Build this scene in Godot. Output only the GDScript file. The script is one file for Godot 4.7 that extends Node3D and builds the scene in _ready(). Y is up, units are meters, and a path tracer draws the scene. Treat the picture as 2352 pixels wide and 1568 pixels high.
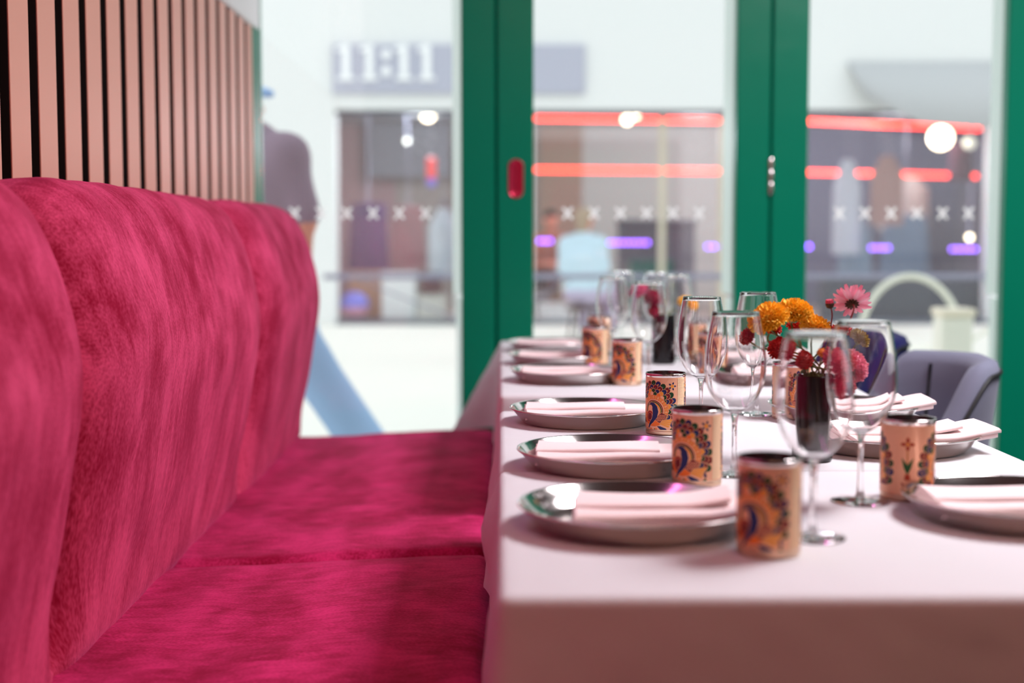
extends Node3D
# A restaurant table laid beside a pink velvet banquette, looking out through green folding doors.

var taken := {}
var rng := RandomNumberGenerator.new()
var M := {}
var sticker_mesh: Mesh

# ---------------------------------------------------------------- naming
func numbered(called: String) -> String:
	var n: int = taken.get(called, 0)
	taken[called] = n + 1
	return called if n == 0 else "%s_%03d" % [called, n]

func tag(o: Node, label: String, category := "", group := "", kind := "") -> Node:
	if label != "": o.set_meta("label", label)
	if category != "": o.set_meta("category", category)
	if group != "": o.set_meta("group", group)
	if kind != "": o.set_meta("kind", kind)
	return o

func thing(called: String, label: String, category: String, at := Vector3.ZERO, turn := 0.0, group := "") -> Node3D:
	var o := Node3D.new()
	o.name = numbered(called)
	add_child(o)
	o.position = at
	o.rotation.y = turn
	tag(o, label, category, group)
	return o

func obj(called: String, st, m: Material, parent: Node = null) -> MeshInstance3D:
	var o := MeshInstance3D.new()
	o.name = called if parent else numbered(called)
	var me: Mesh
	if st is SurfaceTool:
		st.generate_normals()
		me = st.commit()
	else:
		me = st
	o.mesh = me
	if m: o.material_override = m
	o.cast_shadow = GeometryInstance3D.SHADOW_CASTING_SETTING_ON
	if parent: parent.add_child(o, true)
	else: add_child(o, true)
	return o

func struct(called: String, st, m: Material) -> MeshInstance3D:
	var o := obj(called, st, m)
	o.set_meta("kind", "structure")
	return o

func dup(src: Node3D, called: String, at: Vector3, turn: float, label: String, group := "") -> Node3D:
	var r: Node3D = src.duplicate()
	r.name = numbered(called)
	add_child(r)
	r.position = at
	r.rotation.y = turn
	r.set_meta("label", label)
	if group: r.set_meta("group", group)
	return r

# ---------------------------------------------------------------- shapes
func mb() -> SurfaceTool:
	var st := SurfaceTool.new()
	st.begin(Mesh.PRIMITIVE_TRIANGLES)
	st.set_smooth_group(0)
	return st

func tri(st: SurfaceTool, a: Vector3, b: Vector3, c: Vector3) -> void:   # counter-clockwise seen from outside
	st.add_vertex(a); st.add_vertex(c); st.add_vertex(b)

func face(st: SurfaceTool, p: Array, inside: Vector3) -> void:           # convex, turned away from «inside»
	var n: Vector3 = (p[1] - p[0]).cross(p[2] - p[0])
	var mid := Vector3.ZERO
	for q in p: mid += q
	mid /= p.size()
	var away: bool = n.dot(mid - inside) >= 0.0
	for i in range(1, p.size() - 1):
		if away: tri(st, p[0], p[i], p[i + 1])
		else: tri(st, p[0], p[i + 1], p[i])

# a box with chamfered edges
func cbox(st: SurfaceTool, c: Vector3, size: Vector3, bev := 0.004, basis := Basis.IDENTITY) -> void:
	st.set_smooth_group(-1)
	var h := size / 2.0
	bev = minf(bev, minf(h.x, minf(h.y, h.z)) * 0.9)
	for a in 3:
		var u := (a + 1) % 3
		var v := (a + 2) % 3
		for s in [-1.0, 1.0]:
			var pts := []
			for k in [[-1, -1], [1, -1], [1, 1], [-1, 1]]:
				var q := Vector3.ZERO
				q[a] = s * h[a]
				q[u] = k[0] * (h[u] - bev)
				q[v] = k[1] * (h[v] - bev)
				pts.append(c + basis * q)
			face(st, pts, c)
		for su in [-1.0, 1.0]:
			for sv in [-1.0, 1.0]:
				var pts2 := []
				for k in [[0, -1], [0, 1], [1, 1], [1, -1]]:
					var q2 := Vector3.ZERO
					q2[a] = k[1] * (h[a] - bev)
					q2[u] = su * (h[u] - (0.0 if k[0] == 0 else bev))
					q2[v] = sv * (h[v] - (bev if k[0] == 0 else 0.0))
					pts2.append(c + basis * q2)
				face(st, pts2, c)
	for sx in [-1.0, 1.0]:
		for sy in [-1.0, 1.0]:
			for sz in [-1.0, 1.0]:
				face(st, [c + basis * Vector3(sx * h.x, sy * (h.y - bev), sz * (h.z - bev)), c + basis * Vector3(sx * (h.x - bev), sy * h.y, sz * (h.z - bev)), c + basis * Vector3(sx * (h.x - bev), sy * (h.y - bev), sz * h.z)], c)

func span(st: SurfaceTool, lo: Vector3, hi: Vector3, bev := 0.004) -> SurfaceTool:
	cbox(st, (lo + hi) / 2.0, hi - lo, bev)
	return st

func box(lo: Vector3, hi: Vector3, bev := 0.004) -> SurfaceTool:
	return span(mb(), lo, hi, bev)

# a grid of points f(i, j) -> Vector3, outward = along j cross along i
func grid(st: SurfaceTool, ni: int, nj: int, f: Callable, uv = null, flip := false, group := 0) -> void:
	st.set_smooth_group(group)
	var p := PackedVector3Array()
	p.resize((ni + 1) * (nj + 1))
	var t := PackedVector2Array()
	t.resize(p.size())
	for i in ni + 1:
		for j in nj + 1:
			p[i * (nj + 1) + j] = f.call(i, j)
			if uv != null: t[i * (nj + 1) + j] = uv.call(i, j)
	for i in ni:
		for j in nj:
			var a := i * (nj + 1) + j
			var q := [a, a + 1, a + nj + 2, a + nj + 1]
			var order := [q[0], q[2], q[1], q[0], q[3], q[2]]
			if flip: order = [q[0], q[1], q[2], q[0], q[2], q[3]]
			for k in order:
				if uv != null: st.set_uv(t[k])
				st.add_vertex(p[k])

# turned shape; each profile (Vector2(radius, height), upwards on the outside) is smooth in itself
func lathe(st: SurfaceTool, profiles: Array, seg := 48, c := Vector3.ZERO, basis := Basis.IDENTITY, u_from := 0.0) -> void:
	var g := 1
	for prof in profiles:
		var lo: float = prof[0].y
		var hi: float = prof[prof.size() - 1].y
		grid(st, seg, prof.size() - 1,
			func(i, j):
				var a: float = TAU * i / float(seg)
				return c + basis * Vector3(prof[j].x * cos(a), prof[j].y, prof[j].x * sin(a)),
			func(i, j): return Vector2(u_from + 1.0 - float(i) / seg, 1.0 - (prof[j].y - lo) / maxf(hi - lo, 1e-6)), false, g)
		g += 1

func tube(st: SurfaceTool, path: Array, radii, sides := 8, group := 0) -> void:
	var n := path.size()
	var frames := []
	var up := Vector3.UP
	for i in n:
		var d: Vector3 = (path[mini(i + 1, n - 1)] - path[maxi(i - 1, 0)]).normalized()
		if absf(d.dot(up)) > 0.95: up = Vector3.RIGHT if absf(d.x) < 0.9 else Vector3.BACK
		var s := d.cross(up).normalized()
		up = s.cross(d).normalized()
		frames.append([s, up])
	var rad := func(i): return radii[i] if radii is Array else radii
	grid(st, n - 1, sides,
		func(i, j):
			var a: float = TAU * j / float(sides)
			return path[i] + (frames[i][0] * cos(a) + frames[i][1] * sin(a)) * rad.call(i),
		null, false, group)
	for e in [0, n - 1]:
		for j in sides:
			var a0 := TAU * j / sides
			var a1 := TAU * (j + 1) / sides
			face(st, [path[e], path[e] + (frames[e][0] * cos(a0) + frames[e][1] * sin(a0)) * rad.call(e), path[e] + (frames[e][0] * cos(a1) + frames[e][1] * sin(a1)) * rad.call(e)], path[1 if e == 0 else n - 2])

func ball(st: SurfaceTool, c: Vector3, r: Vector3, seg := 16, rings := 10, basis := Basis.IDENTITY) -> void:
	var prof := []
	for j in rings + 1:
		var a := PI * j / rings - PI / 2
		prof.append(Vector2(cos(a), sin(a)))
	lathe(st, [prof], seg, c, basis * Basis.from_scale(r))

func curve(pts: Array, n: int) -> Array:                                   # Catmull-Rom through the points
	var out := []
	var last := pts.size() - 1
	for i in n + 1:
		var t := float(i) / n * last
		var k := mini(int(t), last - 1)
		var w := t - k
		var a = pts[maxi(k - 1, 0)]
		var b = pts[k]
		var c = pts[k + 1]
		var d = pts[mini(k + 2, last)]
		out.append(0.5 * ((2.0 * b) + (c - a) * w + (2.0 * a - 5.0 * b + 4.0 * c - d) * w * w + (3.0 * b - a - 3.0 * c + d) * w * w * w))
	return out

# surface nets round tapered capsules [a, b, ra, rb], joined smoothly
func flesh(st: SurfaceTool, bones: Array, cell: float, k: float) -> void:
	var lo := Vector3.ONE * 1e6
	var hi := -lo
	for b in bones:
		var r: float = maxf(b[2], b[3]) + 2.0 * cell
		lo = lo.min(b[0] - Vector3.ONE * r).min(b[1] - Vector3.ONE * r)
		hi = hi.max(b[0] + Vector3.ONE * r).max(b[1] + Vector3.ONE * r)
	var nx := int((hi.x - lo.x) / cell) + 2
	var ny := int((hi.y - lo.y) / cell) + 2
	var nz := int((hi.z - lo.z) / cell) + 2
	var f := PackedFloat32Array()
	f.resize(nx * ny * nz)
	f.fill(1.0)
	for b in bones:
		var pa: Vector3 = b[0]
		var ab: Vector3 = b[1] - b[0]
		var l2 := maxf(ab.length_squared(), 1e-9)
		var reach: float = maxf(b[2], b[3]) + k + 2.0 * cell
		var l: Vector3 = ((b[0].min(b[1]) - Vector3.ONE * reach - lo) / cell).floor()
		var u: Vector3 = ((b[0].max(b[1]) + Vector3.ONE * reach - lo) / cell).ceil()
		for x in range(maxi(0, int(l.x)), mini(nx, int(u.x) + 1)):
			for y in range(maxi(0, int(l.y)), mini(ny, int(u.y) + 1)):
				for z in range(maxi(0, int(l.z)), mini(nz, int(u.z) + 1)):
					var p := lo + Vector3(x, y, z) * cell - pa
					var t := clampf(p.dot(ab) / l2, 0.0, 1.0)
					var d: float = (p - ab * t).length() - lerpf(b[2], b[3], t)
					var at := (x * ny + y) * nz + z
					var o := f[at]
					var h := maxf(k - absf(d - o), 0.0) / k
					f[at] = minf(d, o) - h * h * k * 0.25
	st.set_smooth_group(0)
	var vert := {}
	var corner := [Vector3i(0, 0, 0), Vector3i(1, 0, 0), Vector3i(0, 1, 0), Vector3i(1, 1, 0), Vector3i(0, 0, 1), Vector3i(1, 0, 1), Vector3i(0, 1, 1), Vector3i(1, 1, 1)]
	var edges := [[0, 1], [2, 3], [4, 5], [6, 7], [0, 2], [1, 3], [4, 6], [5, 7], [0, 4], [1, 5], [2, 6], [3, 7]]
	for x in nx - 1:
		for y in ny - 1:
			for z in nz - 1:
				var v := []
				var neg := 0
				for c in corner:
					var w := f[((x + c.x) * ny + y + c.y) * nz + z + c.z]
					v.append(w)
					if w < 0.0: neg += 1
				if neg == 0 or neg == 8: continue
				var sum := Vector3.ZERO
				var n := 0
				for e in edges:
					var a: float = v[e[0]]
					var b2: float = v[e[1]]
					if (a < 0.0) != (b2 < 0.0):
						sum += Vector3(corner[e[0]]).lerp(Vector3(corner[e[1]]), a / (a - b2))
						n += 1
				vert[Vector3i(x, y, z)] = lo + (Vector3(x, y, z) + sum / n) * cell
	for c in vert:
		for ax in 3:
			var step := Vector3i.ZERO
			step[ax] = 1
			var a: float = f[(c.x * ny + c.y) * nz + c.z]
			var e: Vector3i = c + step
			var b: float = f[(e.x * ny + e.y) * nz + e.z]
			if (a < 0.0) == (b < 0.0): continue
			var s1 := Vector3i.ZERO
			var s2 := Vector3i.ZERO
			s1[(ax + 1) % 3] = 1
			s2[(ax + 2) % 3] = 1
			var q := [c - s1 - s2, c - s2, c, c - s1]
			var ok := true
			for w in q:
				if not vert.has(w): ok = false
			if not ok: continue
			if a < 0.0:
				tri(st, vert[q[0]], vert[q[1]], vert[q[2]]); tri(st, vert[q[0]], vert[q[2]], vert[q[3]])
			else:
				tri(st, vert[q[0]], vert[q[2]], vert[q[1]]); tri(st, vert[q[0]], vert[q[3]], vert[q[2]])

# ---------------------------------------------------------------- materials
func mat(c: Color, rough := 0.6, metal := 0.0) -> StandardMaterial3D:
	var m := StandardMaterial3D.new()
	m.albedo_color = c
	m.roughness = rough
	m.metallic = metal
	return m

func glow(c: Color, e: float) -> StandardMaterial3D:
	var m := mat(c, 0.5)
	m.emission_enabled = true
	m.emission = c
	m.emission_energy_multiplier = e
	return m

func noise(f: float, oct := 3, sd := 1, kind := FastNoiseLite.TYPE_SIMPLEX_SMOOTH) -> FastNoiseLite:
	var n := FastNoiseLite.new()
	n.seed = sd
	n.frequency = f
	n.noise_type = kind
	n.fractal_octaves = oct
	return n

func noise_tex(f: float, w := 512, h := 512, oct := 3, sd := 1) -> NoiseTexture2D:
	var t := NoiseTexture2D.new()
	t.width = w
	t.height = h
	t.seamless = true
	t.noise = noise(f, oct, sd)
	return t

# brushed velvet: nap lying one way or the other in streaks and patches
func velvet(sd: int, across: float, along: float, dark: Color, light: Color) -> StandardMaterial3D:
	var w := 900
	var im := Image.create(w, w, false, Image.FORMAT_RGB8)
	var tint := Color(0.97, 0.43, 0.70)                                   # the sheen of the pile takes this colour
	var tl := tint.srgb_to_linear()
	var d_lin := dark.srgb_to_linear() / tl
	var l_lin := light.srgb_to_linear() / tl
	var patch := noise(0.006, 3, sd)
	var streak := noise(1.0, 3, sd + 1)
	var crush := noise(0.022, 2, sd + 5)
	var hair := noise(1.0, 2, sd + 2)
	var bend := noise(0.004, 2, sd + 3)
	for y in w:
		for x in w:
			var b := bend.get_noise_2d(x, y)
			var v := 0.5 + 0.46 * patch.get_noise_2d(x * (1.0 + across), y * (1.0 + along) * 0.8) + 0.16 * crush.get_noise_2d(x * (0.8 + across * 6.0), y * (0.8 + along * 6.0)) + 0.20 * streak.get_noise_2d((x + b * 26.0) * across, (y + b * 26.0) * along) + 0.30 * hair.get_noise_2d((x + b * 12.0) * across * 3.0 + x * 0.1, (y + b * 12.0) * along * 3.0 + y * 0.1)
			im.set_pixel(x, y, (d_lin.lerp(l_lin, smoothstep(0.0, 1.05, v))).linear_to_srgb())
	var m := mat(tint, 0.85)
	m.albedo_texture = ImageTexture.create_from_image(im)
	m.rim_enabled = true
	m.rim = 0.6
	m.rim_tint = 1.0
	m.metallic_specular = 0.2
	m.heightmap_enabled = true
	m.heightmap_texture = noise_tex(0.22, 512, 512, 2, 5)
	m.heightmap_scale = 0.03
	return m

func cloth_mat(c: Color, bump := 0.05) -> StandardMaterial3D:
	var m := mat(c, 0.9)
	m.metallic_specular = 0.25
	m.rim_enabled = true
	m.rim = 0.15
	m.uv1_triplanar = true
	m.uv1_world_triplanar = true
	m.uv1_scale = Vector3.ONE * 3.0
	m.heightmap_enabled = true
	m.heightmap_texture = noise_tex(0.012, 512, 512, 4, 9)
	m.heightmap_scale = bump
	return m

func make_materials() -> void:
	M.velvet_back = velvet(11, 0.12, 0.010, Color(0.54, 0.0, 0.15), Color(0.86, 0.30, 0.47))
	M.velvet_seat = velvet(31, 0.012, 0.10, Color(0.52, 0.0, 0.16), Color(0.82, 0.18, 0.43))
	M.linen = cloth_mat(Color(0.88, 0.885, 0.90))
	M.linen.backlight_enabled = true
	M.linen.backlight = Color(0.5, 0.48, 0.49)
	M.napkin = cloth_mat(Color(0.95, 0.88, 0.88), 0.03)
	M.copper = mat(Color(0.83, 0.58, 0.50), 0.42, 0.15)
	M.black = mat(Color(0.012, 0.01, 0.012), 0.8)
	M.green = mat(Color(0.0, 0.48, 0.365), 0.3)
	M.green.metallic_specular = 0.3
	M.green.heightmap_enabled = true
	M.green.uv1_triplanar = true
	M.green.uv1_world_triplanar = true
	M.green.uv1_scale = Vector3.ONE * 2.0
	M.green.heightmap_texture = noise_tex(0.01, 256, 256, 2, 4)
	M.green.heightmap_scale = 0.05
	M.gasket = mat(Color(0.0, 0.12, 0.09), 0.7)
	M.lit_edge = mat(Color(0.94, 0.995, 0.97), 0.4)  # near white in place of green, painting sunlight onto the door edges
	M.lit_edge.backlight_enabled = true
	M.lit_edge.backlight = Color(1, 1, 1)
	M.white = mat(Color(0.92, 0.93, 0.93), 0.6)
	M.plaster = mat(Color(0.94, 0.95, 0.95), 0.8)
	M.steel = mat(Color(0.86, 0.83, 0.82), 0.13, 1.0)
	M.steel_dark = mat(Color(0.55, 0.50, 0.50), 0.2, 1.0)
	M.brass = mat(Color(0.85, 0.72, 0.62), 0.3, 1.0)
	M.pull = mat(Color(0.75, 0.16, 0.30), 0.25, 0.6)
	M.pane = mat(Color(1, 1, 1, 0.01), 0.0)
	M.pane.transparency = BaseMaterial3D.TRANSPARENCY_ALPHA
	M.bowl = mat(Color(1, 1, 1, 0.0), 0.0)
	M.bowl.transparency = BaseMaterial3D.TRANSPARENCY_ALPHA
	M.bowl.metallic_specular = 0.55
	M.glass = mat(Color(1, 1, 1, 0.0), 0.0)
	M.glass.refraction_enabled = true
	M.glass.refraction_scale = 0.05
	M.dark_glass = mat(Color(0.03, 0.01, 0.022), 0.16)
	M.floor = mat(Color(0.20, 0.14, 0.12), 0.5)
	M.room = mat(Color(0.32, 0.20, 0.21), 0.8)
	M.ceiling = mat(Color(0.42, 0.37, 0.37), 0.9)
	M.paving = mat(Color(0.93, 0.92, 0.88), 0.85)
	M.facade = mat(Color(0.90, 0.91, 0.905), 0.8)
	M.sign = mat(Color(0.70, 0.71, 0.77), 0.6)
	M.letter = mat(Color(0.97, 0.98, 0.98), 0.5)
	M.rail = mat(Color(0.55, 0.55, 0.62), 0.4, 0.5)
	M.grey_velvet = cloth_mat(Color(0.42, 0.43, 0.50), 0.04)
	M.grey_velvet.rim = 0.5
	M.navy_velvet = cloth_mat(Color(0.10, 0.11, 0.30), 0.04)
	M.navy_velvet.rim = 0.5
	M.piping = mat(Color(0.03, 0.03, 0.05), 0.6)
	M.wood = mat(Color(0.25, 0.15, 0.10), 0.5)
	M.stem = mat(Color(0.42, 0.46, 0.24), 0.6)
	M.stem_red = mat(Color(0.52, 0.14, 0.16), 0.6)
	M.calyx = mat(Color(0.24, 0.13, 0.05), 0.7)
	M.skin = mat(Color(0.83, 0.55, 0.47), 0.6)

# ---------------------------------------------------------------- the enamelled tumbler's print
const PPM := 4.72          # pixels in a millimetre
var art: Image
var zoom := 1.0
var zoom_at := Vector2.ZERO
var relief: Image

func paint(pts: PackedVector2Array, c: Color, line := true) -> void:       # points in millimetres round the cup and down it
	var q := PackedVector2Array()
	for p in pts: q.append((zoom_at + (p - zoom_at) * zoom) * PPM)
	var lo := q[0]
	var hi := q[0]
	for p in q:
		lo = lo.min(p)
		hi = hi.max(p)
	for y in range(maxi(0, int(lo.y)), mini(art.get_height(), int(hi.y) + 2)):
		for x in range(int(lo.x), int(hi.x) + 2):
			if Geometry2D.is_point_in_polygon(Vector2(x + 0.5, y + 0.5), q): art.set_pixel(posmod(x, art.get_width()), y, c)
	if line:
		for i in q.size(): stroke(q[i], q[(i + 1) % q.size()], Color(0.90, 0.66, 0.48), 1.0)

func stroke(a: Vector2, b: Vector2, c: Color, r: float) -> void:           # in pixels
	var n := maxi(1, int(a.distance_to(b) * 1.5))
	for i in n + 1:
		var p := a.lerp(b, float(i) / n)
		for dy in range(-int(ceil(r)), int(ceil(r)) + 1):
			for dx in range(-int(ceil(r)), int(ceil(r)) + 1):
				if Vector2(dx, dy).length() <= r:
					var x := posmod(int(p.x) + dx, art.get_width())
					var y := int(p.y) + dy
					if y >= 0 and y < art.get_height():
						art.set_pixel(x, y, c)
						relief.set_pixel(x, y, Color(0.75, 0, 0))

func oval(c: Vector2, r: Vector2, turn := 0.0, n := 14) -> PackedVector2Array:
	var p := PackedVector2Array()
	for i in n: p.append(c + Vector2(cos(TAU * i / n) * r.x, sin(TAU * i / n) * r.y).rotated(turn))
	return p

func ring(c: Vector2, r0: float, r1: float, a0: float, a1: float, n := 24) -> PackedVector2Array:
	var p := PackedVector2Array()
	for i in n + 1: p.append(c + Vector2.from_angle(deg_to_rad(lerpf(a0, a1, float(i) / n))) * r1)
	for i in n + 1: p.append(c + Vector2.from_angle(deg_to_rad(lerpf(a1, a0, float(i) / n))) * r0)
	return p

func outline(pts: Array, at: Vector2, s := 1.0) -> PackedVector2Array:
	var p := PackedVector2Array()
	for q in pts: p.append(at + Vector2(q[0] * s, q[1]))
	return p

func peacock(x: float, s: float) -> void:                                  # s: 1 faces left, -1 mirrored
	var navy := Color(0.07, 0.12, 0.36)
	var green := Color(0.05, 0.24, 0.10)
	var maroon := Color(0.45, 0.03, 0.10)
	var orange := Color(0.93, 0.45, 0.12)
	var gold := Color(0.93, 0.60, 0.20)
	var red := Color(0.62, 0.06, 0.10)
	var cream := Color(0.95, 0.72, 0.58)
	var c := Vector2(x, 57.0)
	zoom = 1.12
	zoom_at = c
	var fan := PackedVector2Array()
	for i in 41: fan.append(c + Vector2(cos(deg_to_rad(lerpf(-207.0, 27.0, i / 40.0))) * s * 0.82, sin(deg_to_rad(lerpf(-207.0, 27.0, i / 40.0)))) * 42.0)
	paint(fan, maroon, false)
	for row in [[41.0, 17, 3.9, [green, navy, green, maroon]], [35.0, 16, 3.6, [maroon, navy, maroon]], [29.5, 15, 3.2, [gold, green, navy]], [25.5, 14, 2.8, [cream, green, orange]]]:
		for i in row[1]:
			var a := deg_to_rad(lerpf(-205.0, 25.0, (i + 0.5) / row[1]))
			var p: Vector2 = c + Vector2(cos(a) * s * 0.82, sin(a)) * row[0]
			paint(oval(p, Vector2(row[2] * 1.5, row[2] * 1.22), atan2(sin(a), cos(a) * s)), row[3][i % row[3].size()])
			if row[0] > 33.0: paint(oval(p, Vector2(1.3, 1.0), 0.0, 8), gold if i % 2 else Color(0.2, 0.45, 0.4), false)
	paint(oval(c, Vector2(24.0, 24.0), 0, 30), orange)
	for i in 22:
		var a2 := deg_to_rad(lerpf(-210.0, 40.0, float(i) / 21))
		paint(oval(c + Vector2.from_angle(a2) * 21.0, Vector2(2.2, 1.5), a2, 8), gold if i % 2 else Color(0.96, 0.68, 0.42))
	paint(ring(c, 16.5, 18.0, -190, 20), cream)
	paint(ring(c, 14.5, 16.5, -190, 20), maroon)
	paint(ring(c, 12.3, 14.5, -190, 20), green)
	paint(ring(c, 10.0, 12.3, -190, 20), gold)
	paint(oval(c + Vector2(0, 1), Vector2(10.5, 10.5), 0, 20), cream)
	paint(outline([[6, 8], [14, 2], [22, 6], [20, 16], [10, 18], [3, 14]], c, s), maroon)
	for i in 5:
		for j in 3: paint(oval(c + Vector2((7 + i * 3) * s, 7 + j * 3.5), Vector2(1.3, 1.4), 0, 7), red)
	for i in 4: paint(outline([[15 - i, 14 + i * 1.2], [31 - i * 1.5, 12 + i * 3.6], [31 - i * 2.2, 15 + i * 3.4], [14 - i, 17 + i]], c, s), gold)
	paint(oval(c + Vector2(-7 * s, 9), Vector2(7.5, 9), 0.2 * s, 18), red)
	paint(oval(c + Vector2(-7 * s, 9), Vector2(4.6, 6), 0.2 * s, 14), maroon)
	paint(outline([[-9, -9], [-4, -13], [2, -12], [7, -7], [9, 1], [7, 10], [0, 18], [-5, 22], [-9, 28], [-11, 26], [-8, 19], [-3, 12], [-1, 4], [-2, -2], [-7, -4]], c, s), navy)
	paint(oval(c + Vector2(-6 * s, -4), Vector2(4.0, 4.6), 0.3, 14), cream)
	paint(outline([[-9, -8], [-11, -16], [-8, -11]], c, s), navy)
	for i in 5: paint(oval(c + Vector2((-13 + i * 4.5) * s, 28 + (i % 2) * 2), Vector2(2.6, 1.6), 0.5 * s, 8), orange)
	paint(outline([[6, 23], [12, 23], [20, 26], [27, 33], [18, 32], [11, 28]], c, s), navy)
	paint(outline([[25, 30], [29, 25], [32, 28], [30, 33], [26, 36]], c, s), green)
	paint(outline([[27, 22], [29, 15], [31, 22], [33, 20], [30, 26]], c, s), navy)
	paint(outline([[2, 26], [8, 33], [6, 34], [1, 28]], c, s), green)
	for i in 5:
		var a3 := TAU * i / 5.0
		paint(oval(c + Vector2(30 * s, -38) + Vector2.from_angle(a3) * 4.2, Vector2(2.6, 1.6), a3, 8), navy)
	paint(oval(c + Vector2(30 * s, -38), Vector2(2.8, 2.8)), gold)
	zoom = 1.0

func make_print() -> void:
	art = Image.create(1024, 420, false, Image.FORMAT_RGB8)
	art.fill(Color(0.93, 0.70, 0.57))
	relief = Image.create(1024, 420, false, Image.FORMAT_R8)
	relief.fill(Color(0.5, 0, 0))
	var wide := 1024 / PPM
	var peach := Color(0.86, 0.55, 0.42)
	for k in 220:                                                         # engraved scrollwork of the ground
		var a := Vector2(rng.randf() * wide, rng.randf_range(4, 86)) * PPM
		stroke(a, a + Vector2.from_angle(rng.randf() * TAU) * 12.0, peach, 0.6)
	peacock(wide * (60.0 / 360.0) - 7.0, 1.0)
	peacock(wide * (210.0 / 360.0) + 2.0, -1.0)
	for band in [135.0]:                                                  # beaded columns
		var x0: float = wide * (band - 15.0) / 360.0
		paint(PackedVector2Array([Vector2(x0, 1), Vector2(x0 + wide / 12.0, 1), Vector2(x0 + wide / 12.0, 88), Vector2(x0, 88)]), Color(0.93, 0.80, 0.66))
		for col in 6:
			for r in 42:
				var p := Vector2(x0 + 1.6 + col * 2.9, 2.0 + r * 2.05) * PPM
				for dy in range(-5, 6):
					for dx in range(-6, 7):
						var d := Vector2(dx / 1.2, dy).length() / 5.0
						if d < 1.0:
							relief.set_pixel(posmod(int(p.x) + dx, 1024), clampi(int(p.y) + dy, 0, 419), Color(0.5 + 0.5 * sqrt(1.0 - d * d), 0, 0))
	var px := wide * 315.0 / 360.0                                         # flower in a pot
	for i in 4:
		var a4 := TAU * i / 4.0
		paint(oval(Vector2(px, 24) + Vector2.from_angle(a4) * 4.6, Vector2(4.6, 2.4), a4), Color(0.66, 0.16, 0.08))
	paint(oval(Vector2(px, 24), Vector2(2.2, 2.2)), Color(0.9, 0.55, 0.1))
	paint(PackedVector2Array([Vector2(px - 1, 32), Vector2(px + 1, 32), Vector2(px + 1, 58), Vector2(px - 1, 58)]), Color(0.75, 0.42, 0.15))
	paint(PackedVector2Array([Vector2(px - 8, 40), Vector2(px, 50), Vector2(px + 8, 40), Vector2(px + 5, 54), Vector2(px, 64), Vector2(px - 5, 54)]), Color(0.12, 0.34, 0.16))
	paint(PackedVector2Array([Vector2(px - 3, 62), Vector2(px + 3, 62), Vector2(px + 4, 70), Vector2(px - 4, 70)]), Color(0.72, 0.25, 0.16))
	paint(PackedVector2Array([Vector2(px - 8, 72), Vector2(px - 4, 75), Vector2(px + 4, 75), Vector2(px + 8, 72), Vector2(px + 6, 81), Vector2(px, 84), Vector2(px - 6, 81)]), Color(0.55, 0.07, 0.10))
	paint(oval(Vector2(px, 77.5), Vector2(2.2, 2.6)), Color(0.2, 0.25, 0.45))
	var m := mat(Color.WHITE, 0.36, 0.25)
	m.albedo_texture = ImageTexture.create_from_image(art)
	m.heightmap_enabled = true
	m.heightmap_texture = ImageTexture.create_from_image(relief)
	m.heightmap_scale = 0.06
	M.enamel = m

# ---------------------------------------------------------------- table ware
func make_cup() -> Node3D:
	var t := thing("tumbler", "", "cup", Vector3.ZERO, 0.0, "enamelled peacock tumblers on the tables")
	var st := mb()
	lathe(st, [[Vector2(0.0342, 0.0095), Vector2(0.0345, 0.03), Vector2(0.0345, 0.07), Vector2(0.0342, 0.0985)]], 64)
	var body := obj("body", st, M.enamel, t)
	st = mb()                                                             # columns of little raised beads beside the peacock
	for col in 6:
		for r in 42:
			var a := TAU * (1.0 - (120.0 + 2.6 + col * 4.95) / 360.0)
			var n := Vector3(cos(a), 0, sin(a))
			var side := Vector3(-n.z, 0, n.x)
			var c := n * 0.0343 + Vector3(0, 0.0965 - r * 0.00205, 0)
			for k in 6:
				var p0 := TAU * k / 6
				var p1 := TAU * (k + 1) / 6
				var q0 := (side * cos(p0) * 1.25 + Vector3.UP * sin(p0)) * 0.00098
				var q1 := (side * cos(p1) * 1.25 + Vector3.UP * sin(p1)) * 0.00098
				face(st, [c + q0, c + q1, c + q1 * 0.6 + n * 0.0008, c + q0 * 0.6 + n * 0.0008], c - n * 0.001)
				face(st, [c + q0 * 0.6 + n * 0.0008, c + q1 * 0.6 + n * 0.0008, c + n * 0.0011], c - n * 0.001)
	obj("bead_band", st, mat(Color(0.93, 0.82, 0.68), 0.3, 0.5), body).set_meta("kind", "stuff")
	st = mb()
	lathe(st, [[Vector2(0.0342, 0.0985), Vector2(0.0350, 0.1005), Vector2(0.0350, 0.1040), Vector2(0.0345, 0.105), Vector2(0.0335, 0.1045)]], 64)
	obj("rim", st, M.steel, t)
	st = mb()
	lathe(st, [[Vector2(0.0335, 0.1045), Vector2(0.0325, 0.09), Vector2(0.0325, 0.01)], [Vector2(0.0325, 0.01), Vector2(0.028, 0.005), Vector2(0.0, 0.005)]], 48)
	obj("lining", st, M.steel_dark, t)
	st = mb()
	lathe(st, [[Vector2(0.0, 0.0), Vector2(0.031, 0.0)], [Vector2(0.031, 0.0), Vector2(0.0333, 0.0008), Vector2(0.0338, 0.0025), Vector2(0.0338, 0.0060)], [Vector2(0.0338, 0.006), Vector2(0.0330, 0.0072), Vector2(0.0342, 0.0095)]], 64)
	obj("base_ring", st, M.brass, t)
	return t

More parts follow.
